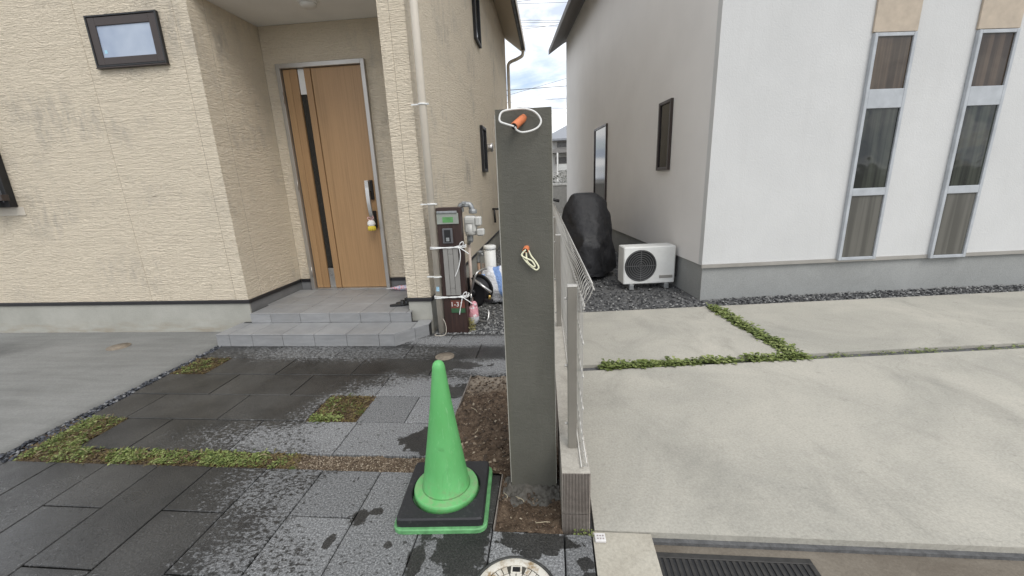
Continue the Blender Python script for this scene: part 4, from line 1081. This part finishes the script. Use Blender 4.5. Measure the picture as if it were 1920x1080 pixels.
for x, z in ((.101, .0), (.083, .012), (.104, .030), (.0885, .14), (.0885, .28), (.0885, .42), (.0885, .56), (.0895, .70), (.120, .797), (.126, .775), (.092, .712)):
    MB().tube([(x, .03, z), (x, 4.6, z), (x, 9.2, z)], .0030, 6).build('rail_wire', m_wire, fence)

# ================================================================== MANHOLE COVER
MX, MY, MR = -.150, 1.137, .166
mh = thing('manhole_cover', 'round cream-painted manhole cover with radial pattern and black window', 'manhole cover', (MX, MY, .0))
m_cover = Mat('worn_cream_iron', (.62, .58, .48), .55); _o = m_cover.obj(); _v = m_cover.noise(_o, 26, 6, .7); _u = m_cover.noise(_o, 9, 4)
m_cover.color(m_cover.mix(m_cover.math('MULTIPLY', m_cover.rng(_v, .48, .62), m_cover.rng(_u, .35, .6)), (.60, .57, .50), (.27, .19, .10))); m_cover.bump(_v, .001); m_cover = m_cover.m
MB().lathe([(MR, -.02), (MR, .004), (MR-.008, .0055), (MR-.010, .004), (MR-.010, -.02)], 64, caps=False).build('frame_ring', plain('dark_iron', (.05, .05, .047), .6, var=.4, sc=40), mh)
MB().lathe([(MR-.013, -.02), (MR-.013, .003), (0, .003)], 64).build('cover_plate', plain('iron_ground', (.10, .095, .08), .6, var=.4, sc=40), mh)
def sector(r0, r1, a0, a1, z0, z1, n=6):
    P = [(r1*math.cos(a0+(a1-a0)*i/n), r1*math.sin(a0+(a1-a0)*i/n)) for i in range(n+1)]+[(r0*math.cos(a1+(a0-a1)*i/n), r0*math.sin(a1+(a0-a1)*i/n)) for i in range(n+1)]
    return MB().prism(P, z0, z1, .0008)
MB().lathe([(MR-.015, .003), (MR-.015, .008), (MR-.017, .009), (MR-.042, .009), (MR-.044, .008), (MR-.044, .003)], 64, caps=False).build('outer_band', m_cover, mh)
def inwin(r, a): x, y = r*math.cos(a), r*math.sin(a); return abs(x) < .023 and .085 < y < .125
for ring, (r0, r1, n) in enumerate(((.092, .117, 30), (.062, .088, 22), (.034, .058, 14))):
    for k in range(n):
        a0 = math.pi/2+2*math.pi*(k+.5*(ring == 0)+.07)/n; a1 = a0+2*math.pi*.84/n
        if ring == 0 and (abs(((a0+a1)/2-math.pi/2+math.pi) % (2*math.pi)-math.pi) < .30): continue
        sector(r0, r1, a0, a1, .003, .0085).build('raised_block', m_cover, mh)
MB().lathe([(.03, .003), (.03, .008), (0, .0085)], 32).build('centre_boss', m_cover, mh)
MB().box((-.021, .088, .003), (.021, .119, .0088), .001).build('window_frame', m_cover, mh)
MB().box((-.0145, .0925, .0089), (.0145, .1125, .0094)).build('window', m_black, mh)
# boundary marker
bm_ = thing('boundary_marker', 'small white square boundary marker plate with dotted holes', 'marker', (.186, 1.408, .0), R(2))
MB().box((-.022, -.020, -.004), (.022, .020, .0065), .0015).build('plate', plain('marker_white', (.62, .60, .58), .6, var=.12, sc=60), bm_)
for i in range(3):
    for j in range(2): MB().lathe([(.0038, .0066), (.0038, .0071), (0, .0071)], 8, (-.01+.011*i, -.008+.014*j, 0)).build('dot', plain('marker_dot', (.33, .28, .27), .7) if not bpy.data.materials.get('marker_dot') else bpy.data.materials['marker_dot'], bm_)

# ================================================================== NEIGHBOUR'S LOT
n0 = atz(1312, 560); n1 = atz(1920, 531); NA = math.atan2(n1.y-n0.y, n1.x-n0.x)
NX = Vector((math.cos(NA), math.sin(NA), 0)); NY = Vector((-math.sin(NA), math.cos(NA), 0))
def onface(x, y):
    d = ray(x, y); t = (n0-O).dot(NY)/d.dot(NY); p = O+d*t; return (p-n0).dot(NX), p.z
def onside(x, y):
    d = ray(x, y); t = (n0-O).dot(NX)/d.dot(NX); p = O+d*t; return (p-n0).dot(NY), p.z
def npos(x, y, z=0): p = n0+NX*x+NY*y; return Vector((p.x, p.y, z))
def nb(mb, name, mat, kind='structure'):
    o = mb.build(name, mat, kind=kind); o.location = n0; o.rotation_euler = (0, 0, NA); return o
nh = thing('house', 'white rendered house with two tall slit windows above a pale concrete drive', 'house', n0, NA)
def nw(name): 
    o = bpy.data.objects.new(name, None); col.objects.link(o); o.parent = nh; return o
m_nwhite = Mat('white_render', (.70, .70, .685), .85, 0, .2); _v = m_nwhite.noise(m_nwhite.pos(), 1.1, 5, .6); _st = m_nwhite.noise(m_nwhite.scale(m_nwhite.pos(), (9, 9, .55)), 1, 5, .65); m_nwhite.color(m_nwhite.mix(m_nwhite.rng(_st, .52, .80, 0, .12), m_nwhite.ramp(_v, (.3, (.545, .545, .535)), (.7, (.60, .60, .59))), (.40, .39, .37))); m_nwhite.bump(m_nwhite.noise(m_nwhite.pos(), 60, 4, .6), .004, .7); m_nwhite = m_nwhite.m
m_nbeige = Mat('greige_siding', (.47, .44, .41), .85, 0, .2); _v = m_nbeige.noise(m_nbeige.pos(), .9, 4, .6); m_nbeige.color(m_nbeige.ramp(_v, (.3, (.73, .71, .685)), (.7, (.79, .77, .745)))); m_nbeige.bump(m_nbeige.noise(m_nbeige.scale(m_nbeige.pos(), (1, 1, 6)), 24, 3), .003, .5); m_nbeige = m_nbeige.m
m_nbase = concrete('grey_foundation', (.27, .275, .265), (.33, .335, .325), sc=1)
NL, NWD = 9.6, 7.5; fz0 = onface(1500, 490)[1]
MB().box((0, .012, fz0), (NWD, .10, 6.2)).build('front_wall', m_nwhite, nh)
MB().box((0, .1005, fz0), (.10, NL, 5.65)).build('side_wall', m_nbeige, nh)
MB().box((.1005, NL-.1, fz0), (NWD, NL, 5.65)).build('rear_wall', m_nwhite, nh)
MB().box((NWD-.1, .101, fz0), (NWD-.001, NL-.101, 5.65)).build('side_wall', m_nbeige, nh)
MB().box((.02, .035, -.05), (NWD-.02, NL-.02, fz0-.001)).build('foundation', m_nbase, nh)
MB().box((-.008, -.002, fz0-.03), (NWD, .0115, fz0+.012)).build('base_drip', m_alu, nh)
rf = slab(MB(), [(-.50, 5.35), (-.02, 5.66), (NWD/2, 7.5), (NWD+.5, 5.6)], .35, NL+.45, .14); rf.build('roof', plain('neighbour_roof', (.16, .15, .14), .7), nh)
def nwin(spec, cols_, zs_, side=False):
    pass
def slit(px0, px1, pytop, pybot, pxb0, pxb1):
    a, zt = onface((px0+px1)/2, pytop); b, zb = onface((pxb0+pxb1)/2, pybot); xm_ = (a+b)/2
    wd = abs(onface(px1, pytop)[0]-onface(px0, pytop)[0])*.5+abs(onface(pxb1, pybot)[0]-onface(pxb0, pybot)[0])*.5
    x0, x1 = xm_-wd/2, xm_+wd/2
    o = bpy.data.objects.new('slit_window', None); col.objects.link(o); o.parent = nh
    H_ = zt-zb
    fr = MB(); t = .035
    fr.box((x0, -.03, zb), (x0+t, .011, zt), .003).box((x1-t, -.03, zb), (x1, .011, zt), .003)
    zz = [zb, zb+H_*.31, zb+H_*.345, zb+H_*.695, zb+H_*.775, zt]
    for za, zb_ in ((zb+.0005, zb+t), (zz[1], zz[2]), (zz[3], zz[4]), (zt-t, zt-.0005)): fr.box((x0+t, -.029, za), (x1-t, .011, zb_), .003)
    fr.build('frame', m_nframe, o)
    for za, zb_, mt in ((zb+t, zz[1], m_glass_grey), (zz[2], zz[3], m_glass_n), (zz[4], zt-t, m_glass_top)):
        MB().box((x0+t, -.012, za), (x1-t, .004, zb_)).build('pane', mt, o)
    return x0, x1, zt
m_nframe = plain('grey_window_frame', (.40, .42, .44), .45)
def room_glass(name, c1, c2, rough):
    M = Mat(name, c1, rough, 0, .5); v = M.noise(M.scale(M.pos(), (14, 14, .4)), 1, 3, .5); M.color(M.mix(M.rng(v, .42, .58), c1, c2)); M.bump(M.noise(M.pos(), 3.0, 2), .02, .25); return M.m
m_glass_n = room_glass('neighbour_glass', (.018, .02, .018), (.05, .055, .045), .05); m_glass_top = room_glass('brown_blind_glass', (.04, .028, .018), (.085, .06, .04), .06); m_glass_grey = room_glass('obscure_glass', (.085, .082, .072), (.13, .125, .11), .22)
for a in ((1636, 1700, 62, 486, 1570, 1652), (1832, 1893, 56, 482, 1740, 1818)):
    x0, x1, zt = slit(*a)
    MB().box((x0-.01, -.012, zt+.01), (x1+.01, .011, zt+1.6), .002).build('panel', plain('tan_panel', (.44, .37, .29), .7), nh)
def side_slit(px, pyt, pyb, w_):
    y, zt = onside(px, pyt); y2, zb = onside(px, pyb); y = (y+y2)/2
    o = bpy.data.objects.new('window', None); col.objects.link(o); o.parent = nh
    fr = MB(); t = .04
    fr.box((-.04, y, zb), (-.001, y+t, zt), .003).box((-.04, y+w_-t, zb), (-.001, y+w_, zt), .003).box((-.039, y+t, zb), (-.001, y+w_-t, zb+t), .003).box((-.039, y+t, zt-t), (-.001, y+w_-t, zt), .003)
    fr.build('frame', m_brown, o); MB().box((-.02, y+t, zb+t), (-.004, y+w_-t, zt-t)).build('pane', m_glass_dark, o)
side_slit(1260, 185, 318, .42); side_slit(1138, 232, 425, 1.1)
# ground on that side
sheet('neighbour_gravel', .152, 12, 1.43, 16, -.03, concrete('dark_grit', (.075, .075, .075), (.14, .14, .14), sc=20), .044)
def nsheet(name, x0, x1, y0, y1, z, mat, t=.03): return nb(MB().box((x0, y0, z-t), (x1, y1, z)), name, mat)
g0 = (atz(1100, 690)-n0); gy = g0.dot(NY); gcut = (atz(1420, 625)-n0).dot(NX)
def lot(name, pts, z, mat, t=.026): return MB().prism(pts, z-t, z).build(name, mat, kind='structure')
def q(x, y): p = npos(x, y); return (p.x, p.y)
yfr = 1.45
def lineX(yl):           # where the lot line meets the block wall side
    p = npos(0, yl); s = (.168-p.x)/NX.x; return (.168, p.y+NX.y*s)
ya, yb = gy-.045, gy+.055; yg = -.30
lot('neighbour_driveway', [(.168, yfr), (11, yfr), q(9.3, ya), lineX(ya)], -.002, m_ndrive, .06)
lot('neighbour_driveway', [lineX(yb), q(gcut-.06, yb), q(gcut-.06, yg), lineX(yg)], -.002, m_ndrive)
lot('neighbour_driveway', [q(gcut+.06, yb), q(9.3, yb), q(9.3, yg), q(gcut+.06, yg)], -.002, m_ndrive)
# grass in the joints
pl = []
random.seed(11)
def nweed(n, x0, x1, y0, y1, sz, h, dn):
    for i in range(n):
        x, y = U_(x0, x1), U_(y0, y1)
        if random.random() < dn(x): p = npos(x, y); pl.append((p.x, p.y, -.02, random.randint(6, 10), U_(*sz), U_(*h), .02)) if p.x > .19 else None
nweed(420, -1.6, gcut+.1, ya+.01, yb-.01, (.02, .045), (.02, .06), lambda x: 1 if x < -1.0 else .55)
nweed(260, gcut, 4.4, ya+.01, yb-.01, (.012, .025), (.01, .02), lambda x: .55)
nweed(260, gcut-.06, gcut+.06, yb, yg-.02, (.02, .045), (.02, .07), lambda x: .9)
leaves('joint_grass', pl, m_leaf)
pb = []
for i in range(4200):
    x = U_(-1.75, .2); y = yg+.02+(U_(0, 1)**1.7)*6; p = npos(x, y)
    if x > -.02 and y > -.02: continue
    if p.x < .17: continue
    pb.append((p.x, p.y, U_(-.03, -.01), U_(.009, .018)))
for i in range(2600): p = npos(U_(.2, 5), U_(yg+.01, .02)); pb.append((p.x, p.y, U_(-.03, -.01), U_(.009, .018)))
stones('gravel', pb, m_stone, flat=.6, pw=1.9)
# sandy gutter strip and dark grating by the road
lot('gutter_strip', [(.158, -3), (.40, -3), (.40, 1.445), (.158, 1.445)], -.006, m_tan, .06)
lot('gutter_channel', [(.402, -3), (11, -3), (11, 1.448), (.402, 1.448)], -.045, concrete('silty_gutter_concrete', (.12, .10, .078), (.20, .175, .14), sc=2.5), .028)
dg = thing('drain_grating', 'dark iron drain grating set in the brown gutter channel', 'drain grating', (.70, 1.155, -.040))
MB().box((-.29, -.22, -.01), (.29, .225, -.002)).build('pit', m_black, dg)
m_iron = plain('dark_iron_grate', (.04, .038, .035), .6, .3, .3, 30)
MB().box((-.30, .21, -.02), (.30, .235, .003), .002).box((-.30, -.235, -.02), (.30, -.21, .003), .002).box((-.30, -.21, -.02), (-.28, .21, .003), .002).box((.28, -.21, -.02), (.30, .21, .003), .002).build('frame', m_iron, dg)
gbm = MB().box((-.006, -.208, -.008), (.006, .208, .002)).mesh('bar', m_iron)
for i in range(23): place('bar', gbm, dg, (-.264+.024*i, 0, 0))

# things along the neighbour's side wall
p = npos(-.38, .75); ac = thing('air_conditioner', 'white outdoor air conditioner unit with dark fan grille by the white house', 'air conditioner', (p.x, p.y, 0), NA)
MB().box((-.36, -.13, .05), (.33, .13, .55), .012).build('casing', m_pipe_white, ac)
MB().lathe([(.208, -.1305), (.212, -.134), (.20, -.137), (.19, -.132), (0, -.1315)], 36, (-.135, 0, .30), 'Y').build('grille_recess', m_black, ac)
MB().box((.12, -.1335, .12), (.30, -.1305, .16), .001).build('name_strip', m_alu, ac)
gr = MB()
for k in range(7): gr.lathe([(.028*(k+1), 0), (.028*(k+1)+.004, -.004), (.028*(k+1)+.008, 0)], 28, (-.135, -.141, .30), 'Y', caps=False)
gr.box((-.335, -.146, .296), (.065, -.142, .304)).box((-.139, -.1465, .10), (-.131, -.1425, .50)); gr.build('fan_grille', plain('grey_grille', (.10, .10, .10), .5), ac)
for x in (-.25, .22): MB().box((x-.03, -.15, -.02), (x+.03, .15, .0495), .004).build('foot', m_galv, ac)
MB().box((.3305, -.09, .12), (.37, .09, .40), .008).build('valve_cover', m_trim, ac)
# covered motor scooter
p = Vector((.50, 6.9, 0)); ms = thing('covered_scooter', 'motor scooter under a black cover parked beside the white house', 'scooter', p, R(4))
cm = plain('black_cover_cloth', (.014, .014, .016), .6, var=.3, sc=5, bump=.03, bsc=7)
vs = []; fs = []; K = 72
sect0 = [(-.95, .16, .55), (-.80, .24, .80), (-.62, .36, 1.14), (-.50, .40, 1.24), (-.35, .34, 1.16), (-.1, .31, .98), (.25, .30, .93), (.6, .30, .95), (.85, .26, .80), (1.0, .14, .55)]
sect = [tuple(v) for v in spline(sect0, 4)]
for (y, w_, h) in sect:
    for k in range(K+1):
        t = math.pi*k/K; x = w_*math.copysign(abs(math.cos(t))**.55, math.cos(t)); z = h*(math.sin(t)**.6 if k not in (0, K) else 0)
        hem = 1-z/h
        d = .05*noise.noise(Vector((x*4, y*3, z*5)))+hem*.045*math.sin(y*21+3*noise.noise(Vector((y*3, z*2, 1))))+.022*noise.noise(Vector((x*9, y*11, z*6)))
        vs.append((x*(1.10-.2*(z/h))+math.copysign(d, x) if abs(x) > .02 else x, y+(d if abs(y) > .8 else 0), max(.06+.02*math.sin(y*9), z)))
for i in range(len(sect)-1):
    for k in range(K): a = i*(K+1)+k; fs.append((a, a+1, a+K+2, a+K+1))
for i in (0, len(sect)-1): fs.append(tuple(i*(K+1)+k for k in range(K+1)))
MB().add(vs, fs, True).build('cover', cm, ms)
for y in (-.72, .70): MB().lathe([(.12, -.05), (.20, -.05), (.22, 0), (.20, .05), (.12, .05)], 24, (0, y, .22), 'X').build('wheel', m_rubber, ms)
MB().tube([(-.40, -.50, 1.13), (-.56, -.46, 1.17)], .022, 8).build('handlebar', m_black, ms); blob((-.60, -.45, 1.18), (.05, .045, .045), 12, .1).build('grip_end', m_black, ms)

# ================================================================== FAR BACKGROUND
YH = 30.0
fh = thing('house', 'distant pale two-storey house seen between the two walls', 'house', (3, YH, 0))
def fb(mb, name, mat, par=None): mb.v = [tuple(Vector(v)-Vector((3, YH, 0))) for v in mb.v]; return mb.build(name, mat, par or fh)
Z = lambda y: aty(1045, y, YH).z
XW = lambda x, y: aty(x, y, YH).x
xa = XW(1036, 300)
fb(MB().box((xa-.1, YH+.01, -.1), (xa+9, YH+7, Z(261))), 'wall', plain('far_white_wall', (.50, .49, .47), .8, var=.06))
rfm = MB(); zt = Z(261); rfm.add([(xa-.7, YH-.5, zt), (xa+9.5, YH-.5, zt), (xa+9.5, YH+7.5, zt), (xa-.7, YH+7.5, zt), (xa+2.2, YH+3.5, zt+1.8), (xa+6, YH+3.5, zt+1.8), (xa-.7, YH-.5, zt-.12), (xa+9.5, YH-.5, zt-.12), (xa+9.5, YH+7.5, zt-.12), (xa-.7, YH+7.5, zt-.12)], [(0, 1, 5, 4), (1, 2, 5), (2, 3, 4, 5), (3, 0, 4), (6, 7, 1, 0), (7, 8, 2, 1), (8, 9, 3, 2), (9, 6, 0, 3), (6, 9, 8, 7)])
fb(rfm, 'roof', plain('far_roof', (.26, .27, .29), .6))
for (x0, x1, ya_, yb_) in ((1044, 1056, 266, 277), (1041, 1057, 295, 307)):
    w1 = fb(MB().box((XW(x0, 280)-.05, YH-.06, Z(yb_)-.05), (XW(x1, 280)+.6, YH+.009, Z(ya_)+.05)), 'window', m_alu); fb(MB().box((XW(x0, 280), YH-.08, Z(yb_)), (XW(x1, 280)+.55, YH-.061, Z(ya_))), 'pane', plain('far_glass', (.13, .125, .12), .3), w1)
fb(MB().box((xa-.1, YH-.9, Z(288)), (xa+9, YH, Z(281))), 'awning', plain('far_awning', (.22, .21, .2), .7))
fb(MB().box((xa+.4, YH-1.0, Z(320)), (xa+9, YH-.9, Z(309))), 'balcony', plain('far_balcony', (.55, .55, .53), .7))
fb(MB().box((xa+.28, YH-.95, 0), (xa+.38, YH-.85, Z(288))), 'downpipe', m_white)
hg = []
random.seed(9)
for i in range(260): hg.append((U_(xa-1, xa+8), 24+U_(0, .8), U_(.2, 1.0)*aty(1045, 322, 24).z, 10, U_(.10, .18), .15, .3))
hd = leaves('hedge', hg, leaf_mat('hedge_leaf', [(.03, .04, .02), (.06, .075, .04), (.10, .11, .07), (.12, .13, .09)])); del hd['kind']
tag(hd, 'dark green hedge in front of the distant pale house', 'hedge')
zb = aty(1045, 348, 20).z
fw = thing('block_wall', 'grey rendered garden wall below the hedge at the far end of the passage', 'wall', (2, 20, 0))
MB().box((-6, 0, -.1), (7, .15, zb), .01).build('wall_body', plain('far_grey_wall', (.30, .29, .27), .85), fw); MB().box((-6, -.03, zb+.001), (7, .18, zb+.10), .01).build('coping', plain('far_coping', (.55, .54, .51), .8), fw)
# overhead lines
def line(pa, pb2, Y, r, nm):
    a = aty(*pa, Y); b = aty(*pb2, Y+4); d = b-a; a2 = a-d*2.2; b2 = b+d*2.2; L = (b2-a2).length
    pts = [a2.lerp(b2, i/14)-Vector((0, 0, L*.004*4*(i/14)*(1-i/14)-L*.004)) for i in range(15)]
    tag(MB().tube(pts, r, 5).build('power_line', m_black), nm, 'power line', 'overhead lines')
for pa, pb2, Y, r in (((965, 4), (1040, -6), 34, .014), ((968, 7), (1045, 5), 35, .014), ((972, 38), (1050, 38), 36, .016), ((972, 43), (1050, 42), 36, .016), ((975, 49), (1050, 49), 37, .016), ((977, 55), (1050, 46), 38, .014), ((957, 169), (1052, 162), 44, .03), ((990, 168), (1052, 150), 46, .016), ((960, 192), (1052, 185), 48, .018), ((1033, 203), (1056, 203), 50, .02), ((1033, 213), (1056, 212), 50, .018)):
    line(pa, pb2, Y, r, 'thin black overhead power line crossing the sky between the houses')
